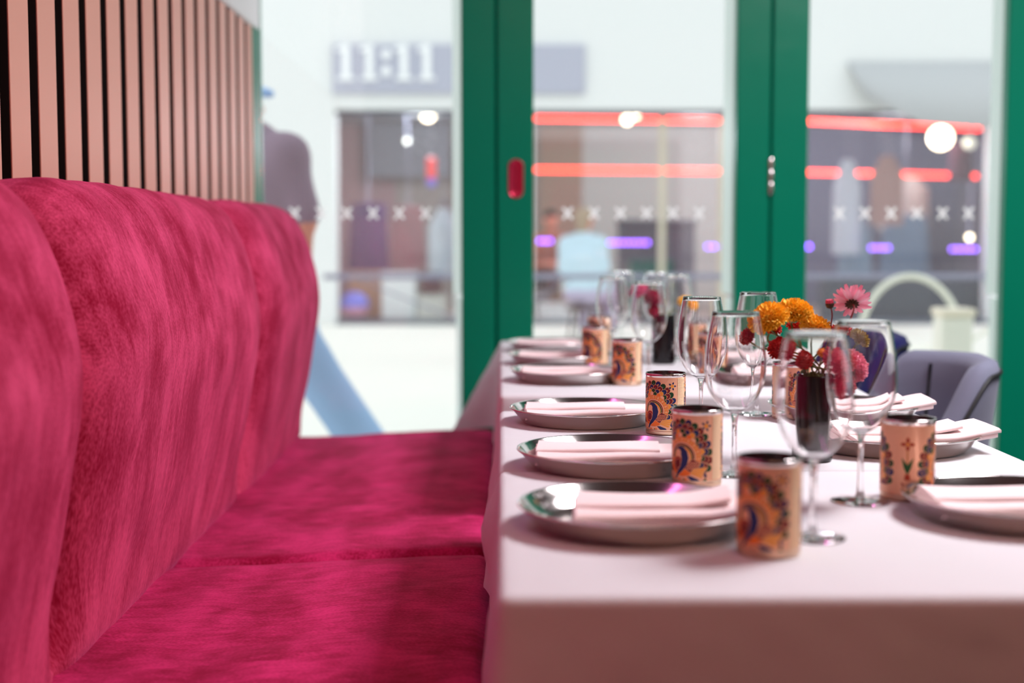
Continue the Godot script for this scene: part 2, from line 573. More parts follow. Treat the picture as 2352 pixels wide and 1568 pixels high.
func make_wine_glass() -> Node3D:
	var t := thing("wine_glass", "", "wine glass", Vector3.ZERO, 0.0, "empty wine glasses on the tables")
	var outer := curve([Vector2(0.004, 0.088), Vector2(0.010, 0.0905), Vector2(0.021, 0.098), Vector2(0.033, 0.113), Vector2(0.0405, 0.132), Vector2(0.0432, 0.152), Vector2(0.0422, 0.178), Vector2(0.0382, 0.205), Vector2(0.0330, 0.232)], 26)
	var inner := []
	for i in outer.size():
		var p: Vector2 = outer[i]
		inner.append(Vector2(maxf(p.x - 0.0008, 0.0), maxf(p.y, 0.0925)))
	inner.reverse()
	inner.append(Vector2(0.0, 0.0925))
	var st := mb()
	lathe(st, [outer + [Vector2(0.0326, 0.2324), Vector2(0.0322, 0.232)] + inner], 64)
	obj("bowl", st, M.glass, t)
	st = mb()
	lathe(st, [curve([Vector2(0.0062, 0.006), Vector2(0.0045, 0.014), Vector2(0.0036, 0.028), Vector2(0.0034, 0.055), Vector2(0.0038, 0.076), Vector2(0.0062, 0.0885), Vector2(0.0085, 0.0905)], 20) + [Vector2(0.0, 0.0912)]], 32)
	obj("stem", st, M.glass, t)
	st = mb()
	lathe(st, [[Vector2(0.0, 0.0), Vector2(0.0355, 0.0002), Vector2(0.0368, 0.0012), Vector2(0.0360, 0.0022), Vector2(0.022, 0.0034), Vector2(0.0105, 0.0048), Vector2(0.0062, 0.006), Vector2(0.0, 0.0062)]], 64)
	obj("foot", st, M.glass, t)
	return t

func make_plate() -> Node3D:
	var t := thing("plate", "", "plate", Vector3.ZERO, 0.0, "round steel plates on the tables")
	var st := mb()
	lathe(st, [[Vector2(0.0, 0.0), Vector2(0.112, 0.0)], [Vector2(0.112, 0.0), Vector2(0.1155, 0.0010), Vector2(0.1185, 0.0035), Vector2(0.1305, 0.0170)], [Vector2(0.1305, 0.0170), Vector2(0.1355, 0.0225), Vector2(0.1395, 0.0255)]], 96)
	lathe(st, [[Vector2(0.1372, 0.0275), Vector2(0.1335, 0.0235), Vector2(0.1285, 0.0180), Vector2(0.1190, 0.0060), Vector2(0.1140, 0.0032)], [Vector2(0.1140, 0.0032), Vector2(0.06, 0.0026), Vector2(0.0, 0.0025)]], 96)
	obj("dish", st, M.steel, t)
	st = mb()
	lathe(st, [[Vector2(0.1395, 0.0255), Vector2(0.1408, 0.0268), Vector2(0.1403, 0.0283), Vector2(0.1385, 0.0285), Vector2(0.1372, 0.0275)]], 96)
	obj("rolled_rim", st, M.steel, t)
	return t

# one folded layer: a soft slab w by d, t thick, bent by f(x, z) -> height
func slab(st: SurfaceTool, c: Vector3, w: float, d: float, t: float, f: Callable, turn := 0.0) -> void:
	var ring_n := 10
	var n := 16
	var b := Basis(Vector3.UP, turn)
	grid(st, n, ring_n,
		func(i, j):
			var x: float = (float(i) / n - 0.5) * w
			var a: float = TAU * j / ring_n + PI / ring_n
			var sz: float = signf(cos(a)) * pow(absf(cos(a)), 0.35)
			var sy: float = signf(sin(a)) * pow(absf(sin(a)), 0.7)
			var z: float = sz * d / 2.0
			return c + b * Vector3(x, sy * t / 2.0 + f.call(x, z), z), null, false)
	for e in [0, n]:
		var x2: float = (float(e) / n - 0.5) * w
		var pts := []
		for j in ring_n:
			var a2: float = TAU * j / ring_n + PI / ring_n
			var z2: float = signf(cos(a2)) * pow(absf(cos(a2)), 0.35) * d / 2.0
			pts.append(c + b * Vector3(x2, signf(sin(a2)) * pow(absf(sin(a2)), 0.7) * t / 2.0 + f.call(x2, z2), z2))
		st.set_smooth_group(3)
		face(st, pts, c)

func napkin(at: Vector3, turn: float, label: String, over: float, lift: float) -> Node3D:
	var t := thing("napkin", label, "napkin", at, turn, "folded pink napkins on the plates")
	var bend := func(x, z): return 0.003 + 0.0012 * sin(x * 30.0 + z * 16.0) + lift * smoothstep(0.03, 0.13, x)
	var st := mb()
	slab(st, Vector3(over, 0.0085, 0), 0.226, 0.125, 0.012, bend)
	obj("lower_fold", st, M.napkin, t)
	st = mb()
	slab(st, Vector3(over + 0.003, 0.0150, 0.003), 0.228, 0.124, 0.009, bend, 0.02)
	obj("middle_fold", st, M.napkin, t)
	st = mb()
	slab(st, Vector3(over - 0.02, 0.0205, -0.014), 0.180, 0.088, 0.007, bend, -0.05)
	obj("upper_fold", st, M.napkin, t)
	return t

# ---------------------------------------------------------------- flowers
func turn_to(axis: Vector3) -> Basis:
	var y := axis.normalized()
	var x := y.cross(Vector3(0.3, 0.1, 1.0)).normalized()
	return Basis(x, y, x.cross(y))

func stem_path(at: Vector3, axis: Vector3, mouth: Vector3, foot: Vector3) -> Array:
	return curve([at, at - axis.normalized() * 0.025, mouth, foot], 14)

# a pompon: a dome of many small curled florets
func pompon(called: String, label: String, at: Vector3, axis: Vector3, r: float, c: Color, tip: Color, mouth: Vector3, foot: Vector3, group: String, florets := 170, flat := 0.62, ragged := 0.15) -> void:
	var t := thing(called, label, "flower", at, 0.0, group)
	var b := turn_to(axis)
	var st := mb()
	st.set_color(c.srgb_to_linear())
	ball(st, b * Vector3(0, r * flat * 0.1, 0), Vector3(r * 0.84, r * flat * 0.8, r * 0.84), 14, 8, b)
	for i in florets:
		var k := (i + 0.5) / florets
		var th := i * 2.39996
		var up := 1.0 - 1.55 * k
		var flatr := sqrt(maxf(0.0, 1.0 - up * up))
		var d := Vector3(cos(th) * flatr, up * flat, sin(th) * flatr)
		var n := Vector3(cos(th) * flatr, up, sin(th) * flatr).normalized()
		var side := n.cross(Vector3.UP if absf(n.y) < 0.95 else Vector3.RIGHT).normalized()
		var along := side.cross(n)
		var size := r * (0.16 + 0.05 * rng.randf())
		var out_ := r * (0.80 + 0.2 * rng.randf() * (1.0 + ragged))
		var p := d * out_
		var tip_p := p + n * size * 0.7 - along * size * 0.4 * rng.randf()
		st.set_smooth_group(-1)
		var col := c.lerp(tip, rng.randf() * 0.8).srgb_to_linear()
		st.set_color(col)
		var q := [b * (p - side * size * 0.75 - n * size), b * (p + side * size * 0.75 - n * size), b * (tip_p + side * size * 0.55), b * (tip_p + along * size * 0.45 + n * size * 0.2), b * (tip_p - side * size * 0.55)]
		face(st, q, Vector3.ZERO)
		face(st, [b * (p - side * size * 0.75 - n * size), b * (tip_p - side * size * 0.55), b * (tip_p - along * size * 0.6)], b * (p + along))
		face(st, [b * (p + side * size * 0.75 - n * size), b * (tip_p + side * size * 0.55), b * (tip_p - along * size * 0.6)], b * (p + along))
	var key := "petal" + c.to_html() + tip.to_html()
	if not M.has(key):
		M[key] = mat(Color.WHITE, 0.65)
		M[key].vertex_color_use_as_albedo = true
		M[key].backlight_enabled = true
		M[key].backlight = Color(0.25, 0.25, 0.25)
	var o := obj("petals", st, M[key], t)
	o.set_meta("kind", "stuff")
	st = mb()
	ball(st, b * Vector3(0, -r * flat * 0.62, 0), Vector3(r * 0.34, r * 0.26, r * 0.34), 10, 6, b)
	obj("calyx", st, M.stem, t)
	st = mb()
	var path := []
	for p in stem_path(at, axis, mouth, foot): path.append(p - at)
	tube(st, path, 0.0016, 7)
	obj("stem", st, M.stem, t)

func petal_mesh(l: float, w: float) -> ArrayMesh:
	var st := mb()
	var f := func(i, j):
		var s := float(i) / 6
		var v := float(j) / 4 - 0.5
		var half := w * (0.35 + 0.65 * sin(PI * minf(s * 0.75 + 0.12, 1.0))) * (1.0 if s < 0.95 else 0.72)
		return Vector3(l * s - (0.05 * l if s > 0.9 and j == 2 else 0.0), 0.18 * l * s * s * 0.6 + absf(v) * w * 0.25, v * half)
	grid(st, 6, 4, f, null, true)
	st.generate_normals()
	return st.commit()

func daisy(label: String, at: Vector3, axis: Vector3, mouth: Vector3, foot: Vector3) -> void:
	var t := thing("daisy", label, "flower", at, 0.0, "flowers in the nearer dark vase")
	var b := turn_to(axis)
	var mats := []
	for c in [Color(0.97, 0.68, 0.77), Color(0.95, 0.56, 0.67), Color(0.98, 0.76, 0.83)]:
		var m := mat(c, 0.6)
		m.backlight_enabled = true
		m.backlight = Color(0.5, 0.35, 0.4)
		mats.append(m)
	var meshes := [petal_mesh(0.024, 0.0068), petal_mesh(0.026, 0.0075), petal_mesh(0.022, 0.006)]
	for i in 40:
		var row := i / 20
		var o := obj("petal", meshes[i % 3], mats[(i * 7) % 3], t)
		var turn := Basis(Vector3.UP, TAU * (i % 20 + 0.5 * row + 0.25 * rng.randf()) / 20.0)
		var tip := Basis(Vector3.BACK, 0.10 + 0.32 * row + rng.randf_range(-0.12, 0.12))
		o.transform = Transform3D(b * turn * tip, b * (turn * Vector3(0.006, 0.001 * row, 0)))
	var st := mb()
	for i in 12:                                                          # dark bracts under the head
		var a := TAU * i / 12
		ball(st, b * Vector3(cos(a) * 0.0062, -0.002, sin(a) * 0.0062), Vector3(0.0052, 0.0014, 0.0020), 6, 5, b * Basis(Vector3.UP, -a))
	ball(st, b * Vector3(0, -0.003, 0), Vector3(0.006, 0.003, 0.006), 10, 6, b)
	obj("calyx", st, M.calyx, t)
	st = mb()
	ball(st, b * Vector3(0, 0.006, 0), Vector3(0.008, 0.004, 0.008), 12, 6, b)
	obj("disc", st, mat(Color(0.85, 0.65, 0.15), 0.8), t)
	st = mb()
	var path := []
	for p in stem_path(at, axis, mouth, foot): path.append(p - at)
	tube(st, path, 0.0014, 7)
	obj("stem", st, M.stem_red, t)

func bud(label: String, at: Vector3, axis: Vector3, mouth: Vector3, foot: Vector3) -> void:
	var t := thing("flower_bud", label, "flower", at, 0.0, "flowers in the nearer dark vase")
	var b := turn_to(axis)
	var st := mb()
	ball(st, b * Vector3(0, 0.003, 0), Vector3(0.0062, 0.006, 0.0062), 12, 8, b)
	for i in 10:
		var a := TAU * i / 10
		ball(st, b * Vector3(cos(a) * 0.0045, 0.004, sin(a) * 0.0045), Vector3(0.002, 0.005, 0.002), 6, 5, b)
	obj("petals", st, mat(Color(0.80, 0.22, 0.36), 0.6), t)
	st = mb()
	lathe(st, [[Vector2(0.001, -0.006), Vector2(0.005, -0.004), Vector2(0.0066, 0.0), Vector2(0.0064, 0.003), Vector2(0.005, 0.004)]], 12, Vector3.ZERO, b)
	obj("calyx", st, M.calyx, t)
	st = mb()
	var path := []
	for p in stem_path(at, axis, mouth, foot): path.append(p - at)
	tube(st, path, 0.0011, 7)
	obj("stem", st, M.stem_red, t)

func make_vase(at: Vector3, label: String) -> void:
	var t := thing("vase", label, "vase", at, 0.0, "dark glass vases on the tables")
	var st := mb()
	lathe(st, [[Vector2(0.0, 0.0), Vector2(0.027, 0.0)], curve([Vector2(0.027, 0.0), Vector2(0.0300, 0.003), Vector2(0.0305, 0.02), Vector2(0.0305, 0.09), Vector2(0.0300, 0.128)], 12), [Vector2(0.030, 0.128), Vector2(0.0292, 0.130), Vector2(0.0280, 0.128)]], 48)
	obj("body", st, M.dark_glass, t)
	st = mb()
	lathe(st, [[Vector2(0.0280, 0.128), Vector2(0.0275, 0.09), Vector2(0.0275, 0.008)], [Vector2(0.0275, 0.008), Vector2(0.0, 0.006)]], 32)
	obj("lining", st, M.dark_glass, t)

# ---------------------------------------------------------------- tables
# cloth over a rectangular top; flare = how far each corner's fold stands out [near-left, near-right, far-right, far-left]
func tablecloth(label: String, lo: Vector2, hi: Vector2, top: float, drop: float, flare: Array, sd: int, bulge := 0.0, joint := 99.0) -> void:
	var st := mb()
	var rr := 0.012
	var corners := [Vector2(lo.x, hi.y), Vector2(hi.x, hi.y), Vector2(hi.x, lo.y), Vector2(lo.x, lo.y)]
	var per := []                                                          # [point on the edge, outward]
	for k in 4:
		var a: Vector2 = corners[k]
		var b: Vector2 = corners[(k + 1) % 4]
		var dir := (b - a).normalized()
		var nrm := Vector2(-dir.y, dir.x)
		var prev := Vector2(-(a - corners[(k + 3) % 4]).normalized().y, (a - corners[(k + 3) % 4]).normalized().x)
		for i in 7: per.append([a, prev.slerp(nrm, i / 7.0)])
		var n := int(a.distance_to(b) / 0.02)
		for i in n + 1: per.append([a.lerp(b, clampf(float(i) / n, 0.0001, 0.9999)), nrm])
	per.append(per[0])
	var wave := noise(2.4, 2, sd)
	var crease := noise(3.2, 3, sd + 7)
	var mid := (lo + hi) / 2.0
	var rows := 26
	grid(st, per.size() - 1, rows,
		func(i, j):
			var e: Vector2 = per[i][0]
			var o: Vector2 = per[i][1]
			var inset := e - Vector2(signf(e.x - mid.x), signf(e.y - mid.y)) * rr
			if absf(o.x) > 0.999: inset = Vector2(e.x - signf(e.x - mid.x) * rr, clampf(e.y, lo.y + rr, hi.y - rr))
			elif absf(o.y) > 0.999: inset = Vector2(clampf(e.x, lo.x + rr, hi.x - rr), e.y - signf(e.y - mid.y) * rr)
			if j <= 6:
				var q: Vector2 = mid.lerp(inset, [0.0, 0.35, 0.6, 0.78, 0.9, 0.97, 1.0][j])
				return Vector3(q.x, top + 0.0006 * crease.get_noise_2d(q.x * 3.0, q.y * 3.0), q.y)
			if j <= 12:
				var a: float = (j - 6) / 6.0 * PI / 2
				var q2: Vector2 = inset + o * sin(a) * rr
				return Vector3(q2.x, top - rr + cos(a) * rr, q2.y)
			var v: float = (j - 12.0) / (rows - 12.0)
			var near := 0.0
			for k in 4: near += flare[k] * exp(-pow(e.distance_to(corners[k]) / 0.085, 2.0))
			var out_: float = rr + v * near + v * (0.012 + 0.016 * wave.get_noise_2d(e.x * 2.0 + sd, e.y * 2.0)) + 0.003 * crease.get_noise_2d(e.x * 3.0 + e.y * 3.0, v * 2.0)
			out_ += bulge * exp(-pow((e - Vector2(lo.x, lo.y)).length() / 0.06, 2.0)) * sin(PI * minf(v * 1.6, 1.0))
			if absf(e.y - joint) < 0.0005: out_ = rr
			var q3: Vector2 = inset + o * out_
			return Vector3(q3.x, top - rr - v * (drop + near * 0.25 - rr), q3.y),
		null, true)
	tag(obj("tablecloth", st, M.linen), label, "tablecloth", "pale pink cloths over the tables")

func table(label: String, lo: Vector2, hi: Vector2, top: float) -> void:
	var c := (lo + hi) / 2.0
	var t := thing("dining_table", label, "table", Vector3(c.x, 0, c.y), 0.0, "tables under pale cloths")
	obj("tabletop", box(Vector3(lo.x - c.x + 0.012, top - 0.03, lo.y - c.y + 0.012), Vector3(hi.x - c.x - 0.012, top - 0.003, hi.y - c.y - 0.012), 0.003), M.wood, t)
	for sx in [-1, 1]:
		for sz in [-1, 1]:
			var st := mb()
			cbox(st, Vector3(sx * ((hi.x - lo.x) / 2.0 - 0.12), (top - 0.03) / 2.0, sz * ((hi.y - lo.y) / 2.0 - 0.07)), Vector3(0.045, top - 0.03, 0.045), 0.004)
			obj("leg", st, M.wood, t)

# ---------------------------------------------------------------- banquette
func back_profile() -> Array:
	return curve([Vector2(-0.66, 0.43), Vector2(-0.622, 0.47), Vector2(-0.600, 0.60), Vector2(-0.574, 0.75), Vector2(-0.556, 0.86), Vector2(-0.556, 0.93), Vector2(-0.570, 1.0), Vector2(-0.596, 1.08), Vector2(-0.630, 1.140), Vector2(-0.675, 1.166), Vector2(-0.73, 1.168), Vector2(-0.80, 1.160)], 52)

func back_cushion(z0: float, z1: float, sd: int, parent: Node) -> void:
	var prof := back_profile()
	var n := int((z0 - z1) / 0.022)
	var np := prof.size() - 1
	var ripple := noise(3.0, 3, sd)
	var st := mb()
	grid(st, n, np,
		func(i, j):
			var z := lerpf(z0, z1, float(i) / n)
			var e := minf(z0 - z, z - z1)
			var k := clampf(e / 0.24, 0.0, 1.0)
			var sink := 0.095 * pow(1.0 - sqrt(1.0 - (1.0 - k) * (1.0 - k)), 1.15) * smoothstep(0.43, 0.62, prof[j].y)
			sink += 0.065 * pow(1.0 - clampf(e / 0.075, 0.0, 1.0), 2.0) * smoothstep(0.43, 0.55, prof[j].y)
			var p: Vector2 = prof[j]
			var d: Vector2 = (prof[mini(j + 1, np)] - prof[maxi(j - 1, 0)]).normalized()
			var nrm := Vector2(d.y, -d.x)
			var r := ripple.get_noise_2d(z * 1.2, p.y * 0.9) * 0.005
			p += nrm * (r * k - sink + 0.010 * smoothstep(0.5, 0.7, prof[j].y))
			return Vector3(p.x, p.y, z),
		func(i, j): return Vector2(lerpf(z0, z1, float(i) / n) * -0.72 + sd * 0.37, -float(j) / np * 0.85), true)
	obj("back_cushion", st, M.velvet_back, parent)

func seat_cushion(z0: float, z1: float, sd: int, parent: Node) -> void:
	var n := int((z0 - z1) / 0.024)
	var m := 34
	var ripple := noise(2.6, 3, sd)
	var st := mb()
	grid(st, n, m,
		func(i, j):
			var z := lerpf(z0, z1, float(i) / n)
			var s := float(j) / m
			var x: float
			var y: float
			if s < 0.78:
				x = lerpf(-0.68, -0.05, s / 0.78)
				y = 0.463 + 0.024 * smoothstep(-0.66, -0.05, x)
			else:
				var a := (s - 0.78) / 0.22
				x = -0.05 + 0.05 * sin(minf(a * 2.0, 1.0) * PI / 2)
				y = 0.487 - 0.05 * (1.0 - cos(minf(a * 2.0, 1.0) * PI / 2)) - maxf(0.0, a - 0.5) * 0.14
			var e := minf(z0 - z, z - z1)
			var k := clampf(e / 0.035, 0.0, 1.0)
			y -= 0.032 * (1.0 - sqrt(1.0 - (1.0 - k) * (1.0 - k)))
			y += 0.004 * ripple.get_noise_2d(x * 1.5, z * 1.5) * k
			return Vector3(x, y, z),
		func(i, j): return Vector2(float(j) / m * 0.8, lerpf(z0, z1, float(i) / n) * -0.72 + sd * 0.29), true)
	obj("seat_cushion", st, M.velvet_seat, parent)

func banquette() -> void:
	var t := thing("banquette", "long wall bench upholstered in brushed pink velvet with tall rounded back cushions", "bench")
	back_cushion(-0.30, -1.955, 3, t)
	back_cushion(-1.955, -3.33, 5, t)
	back_cushion(-3.33, -4.38, 8, t)
	seat_cushion(-0.30, -2.628, 2, t)
	seat_cushion(-2.638, -4.35, 6, t)
	obj("plinth", box(Vector3(-0.815, 0.0, -4.33), Vector3(-0.03, 0.40, -0.30), 0.006), M.black, t)
	obj("back_frame", box(Vector3(-0.815, 0.40, -4.335), Vector3(-0.69, 1.13, -0.30), 0.01), M.velvet_back, t)

func slat_panel() -> void:
	var t := thing("slatted_panel", "wall panel of upright copper toned slats with black gaps above the bench", "panel", Vector3(-0.845, 0, 0))
	obj("backing", box(Vector3(-0.005, 1.0, -4.66), Vector3(0.001, 1.775, -1.2), 0.001), M.black, t)
	var me := ArrayMesh.new()
	var st := mb()
	span(st, Vector3(0.001, 1.0, -0.0485), Vector3(0.0215, 1.775, 0.0485), 0.001)
	st.generate_normals()
	st.set_material(M.black)
	st.commit(me)
	st = mb()
	span(st, Vector3(0.0215, 1.0, -0.0487), Vector3(0.025, 1.775, 0.0487), 0.001)
	st.generate_normals()
	st.set_material(M.copper)
	st.commit(me)
	for k in range(-6, 16):
		var z := -2.364 - 0.1475 * k - 0.0485
		if z < -4.61: continue
		var o := MeshInstance3D.new()
		o.mesh = me
		o.name = "slat"
		t.add_child(o, true)
		o.position = Vector3(0, 0, z)
	var last := MeshInstance3D.new()
	last.mesh = me
	last.name = "slat"
	t.add_child(last, true)
	last.position = Vector3(0, 0, -4.6252)

# ---------------------------------------------------------------- the folding doors
func door_leaf(n: int, x0: float, x1: float, left: float, right: float, label: String) -> Node3D:
	var t := thing("door_%d" % n, label, "door", Vector3(0, 0, -4.75), 0.0)
	t.set_meta("kind", "structure")
	obj("stile", box(Vector3(x0, 0.01, -0.055), Vector3(left, 2.36, 0.0), 0.005), M.green, t)
	obj("stile", box(Vector3(right, 0.01, -0.055), Vector3(x1, 2.36, 0.0), 0.005), M.green, t)
	obj("bottom_rail", box(Vector3(left - 0.001, 0.01, -0.052), Vector3(right + 0.001, 0.20, -0.003), 0.004), M.green, t)
	obj("top_rail", box(Vector3(left - 0.001, 2.24, -0.052), Vector3(right + 0.001, 2.36, -0.003), 0.004), M.green, t)
	var pane := obj("pane", box(Vector3(left + 0.001, 0.201, -0.031), Vector3(right - 0.001, 2.239, -0.025), 0.0005), M.pane, t)
	# added fins street side of the right stile, pale for its sunlit edge
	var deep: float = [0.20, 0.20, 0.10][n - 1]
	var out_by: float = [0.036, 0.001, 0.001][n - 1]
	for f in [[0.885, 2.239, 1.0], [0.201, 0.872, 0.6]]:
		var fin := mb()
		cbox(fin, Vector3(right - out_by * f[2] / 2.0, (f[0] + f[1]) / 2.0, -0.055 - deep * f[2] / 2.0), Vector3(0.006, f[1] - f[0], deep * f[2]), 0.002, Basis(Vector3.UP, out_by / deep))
		obj("lit_edge_fin", fin, M.lit_edge, t)
	for k in 6:                                                            # row of small white crosses stuck on the glass
		var px: float = [680, 1303, 1925][n - 1] + [59.7, 60.2, 59.3][n - 1] * k
		var xx := (px - 1150.0) * 4.79 / 3200.0
		if xx > right - 0.02: continue
		var o := obj("cross_sticker", sticker_mesh, M.sticker, pane)
		o.position = Vector3(xx, 1.165, -0.0325)
	return t

func doors() -> void:
	M.sticker = mat(Color(0.97, 0.91, 0.92), 0.6)
	M.sticker.backlight_enabled = true
	M.sticker.backlight = Color(1.15, 1.15, 1.15)
	var sticker := mb()
	var arm_l := 0.025
	var arm_w := 0.0045
	for k in 4:
		var d := Vector3(cos(PI / 4 + k * PI / 2) * 0.82, sin(PI / 4 + k * PI / 2), 0).normalized()
		var e := Vector3(-d.y, d.x, 0)
		face(sticker, [-e * arm_w, d * arm_l - e * arm_w, d * arm_l + e * arm_w, e * arm_w], Vector3(0, 0, -1))
	sticker.generate_normals()
	sticker_mesh = sticker.commit()
	var a := door_leaf(1, -0.815, -0.0185, -0.812, -0.133, "narrow visible green door leaf at the end of the bench")
	var b := door_leaf(2, -0.0125, 0.9135, 0.111, 0.798, "green glazed door leaf with an oval flush pull")
	var c := door_leaf(3, 0.9195, 1.840, 1.042, 1.716, "green glazed door leaf behind the grey chairs")
	obj("gasket", box(Vector3(-0.0190, 0.01, -0.05), Vector3(-0.0120, 2.36, -0.018), 0.001), M.gasket, b)
	obj("gasket", box(Vector3(0.9130, 0.01, -0.05), Vector3(0.9200, 2.36, -0.018), 0.001), M.gasket, c)
	var st := mb()                                                         # oval flush pull: dished plate
	var base := Transform3D(Basis(Vector3.RIGHT, PI / 2), Vector3(0.052, 1.281, 0.0))
	var stadium := func(r, y):
		var p := []
		for i in 40:
			var an := TAU * i / 40
			p.append(base * Vector3(cos(an) * r, y, sin(an) * r + (0.040 if sin(an) >= 0 else -0.040)))
		return p
	var loops := [stadium.call(0.026, 0.0), stadium.call(0.026, 0.003), stadium.call(0.0235, 0.0045), stadium.call(0.021, 0.003), stadium.call(0.018, 0.0008), stadium.call(0.0001, 0.0006)]
	grid(st, 40, 5, func(i, j): return loops[j][i % 40], null, true)
	tag(obj("flush_pull", st, M.pull, b), "rosy metal oval pull")
	st = mb()
	for k in 3: lathe(st, [[Vector2(0.0, -0.0205), Vector2(0.0078, -0.0205), Vector2(0.0085, -0.0195), Vector2(0.0085, 0.0195), Vector2(0.0078, 0.0205), Vector2(0.0, 0.0205)]], 16, Vector3(0.9165, 1.289 + (k - 1) * 0.0415, 0.006))
	tag(obj("hinge", st, M.steel, c), "bright steel hinge knuckle")
	var d := struct("trim_2", box(Vector3(1.842, 0.0, -4.82), Vector3(3.62, 2.38, -4.735), 0.006), M.green)
	tag(d, "green painted panel right of the glazed doors", "trim")
	tag(struct("trim_3", box(Vector3(-0.96, 2.362, -4.82), Vector3(3.62, 2.92, -4.735), 0.004), M.green), "green header above the glazed doors", "trim")
	tag(struct("trim_4", box(Vector3(-0.96, 0.0, -4.805), Vector3(-0.8155, 2.362, -4.662), 0.006), M.green), "narrow green door jamb at the end of the slats", "trim")

# ---------------------------------------------------------------- chairs
func tub_chair(label: String, at: Vector3, turn: float, m: Material) -> void:
	var t := thing("tub_chair", label, "chair", at, turn, "velvet tub chairs along the far side of the tables")
	var st := mb()
	var n := 44
	var span_a := 1.45
	# closed section: inner face, rounded top, outer face
	var sec := func(i, j):
		var u := (float(i) / n - 0.5) * 2.0
		var a: float = u * span_a
		var hgt: float = 0.815 - 0.16 * smoothstep(0.55, 1.0, absf(u)) - 0.012 * absf(u)
		var th := 0.030 * (1.0 - 0.5 * smoothstep(0.94, 1.0, absf(u)))
		var v := float(j) / 20.0
		var y: float
		var off: float
		if v < 0.4:
			y = lerpf(0.40, hgt - th, v / 0.4); off = -th
		elif v < 0.6:
			var b := (v - 0.4) / 0.2 * PI
			y = hgt - th + sin(b) * th; off = -cos(b) * th
		else:
			y = lerpf(hgt - th, 0.40, (v - 0.6) / 0.4); off = th
		var lean: float = 0.12 * (y - 0.42)
		var r: float = 0.205 + off + lean
		return Vector3(cos(a) * r * 1.0 - 0.02, y, sin(a) * r * 1.04)
	grid(st, n, 20, sec, null, true)
	for e in [0, n]:
		var pts := []
		for j in 21: pts.append(sec.call(e, j))
		face(st, pts, sec.call(n / 2, 0))
	var shell := obj("backrest", st, m, t)
	for s in [-0.34, 0.34]:
		var i2 := int((s + 1.0) / 2.0 * n)
		st = mb()
		var path := []
		for j in range(0, 9): path.append(sec.call(i2, j))
		tube(st, path, 0.0045, 7)
		obj("seam", st, M.piping, shell)
	st = mb()
	var edge := []
	for i in n + 1: edge.append(sec.call(i, 12) + Vector3(0, 0.002, 0))
	tube(st, edge, 0.005, 8)
	obj("piping", st, M.piping, shell)
	st = mb()
	lathe(st, [curve([Vector2(0.0, 0.39), Vector2(0.20, 0.392), Vector2(0.228, 0.41), Vector2(0.230, 0.44), Vector2(0.205, 0.465), Vector2(0.0, 0.475)], 20)], 40)
	obj("seat", st, m, t)
	for sx in [-1, 1]:
		for sz in [-1, 1]:
			st = mb()
			tube(st, [Vector3(sx * 0.14, 0.40, sz * 0.14), Vector3(sx * 0.20, 0.0, sz * 0.20)], [0.016, 0.010], 10)
			obj("leg", st, M.black, t)

# ---------------------------------------------------------------- people
func hand_bones(w: Vector3, dir: Vector3, side: Vector3) -> Array:
	var o := []
	var tipn := [0.062, 0.072, 0.068, 0.055]
	var palm := w + dir * 0.05
	o.append([w, palm + dir * 0.03, 0.026, 0.030])
	for k in 4:
		var root: Vector3 = w + dir * 0.085 + side * (k - 1.5) * 0.019
		var mid: Vector3 = root + dir * tipn[k] * 0.5
		o.append([root - dir * 0.02, mid, 0.0095, 0.0085])
		o.append([mid, mid + (dir + side.cross(dir) * 0.5).normalized() * tipn[k] * 0.5, 0.0085, 0.007])
	o.append([w + dir * 0.03 - side * 0.02, w + dir * 0.07 - side * 0.055, 0.012, 0.009])
	return o

func head_bones(c: Vector3, f: Vector3) -> Array:                          # c: centre of the head, f: where it looks
	var s := Vector3.UP.cross(f)
	return [[c + Vector3(0, 0.03, 0) - f * 0.015, c + Vector3(0, 0.02, 0) + f * 0.02, 0.088, 0.085], [c + f * 0.03 - Vector3(0, 0.06, 0), c + f * 0.045 - Vector3(0, 0.095, 0), 0.055, 0.032],
		[c + f * 0.095 + Vector3(0, 0.01, 0), c + f * 0.118 - Vector3(0, 0.028, 0), 0.010, 0.014], [c + f * 0.088 - Vector3(0, 0.062, 0) - s * 0.018, c + f * 0.088 - Vector3(0, 0.062, 0) + s * 0.018, 0.009, 0.009],
		[c + s * 0.082 - f * 0.01 + Vector3(0, 0.015, 0), c + s * 0.084 - f * 0.012 - Vector3(0, 0.022, 0), 0.016, 0.012], [c - s * 0.082 - f * 0.01 + Vector3(0, 0.015, 0), c - s * 0.084 - f * 0.012 - Vector3(0, 0.022, 0), 0.016, 0.012]]

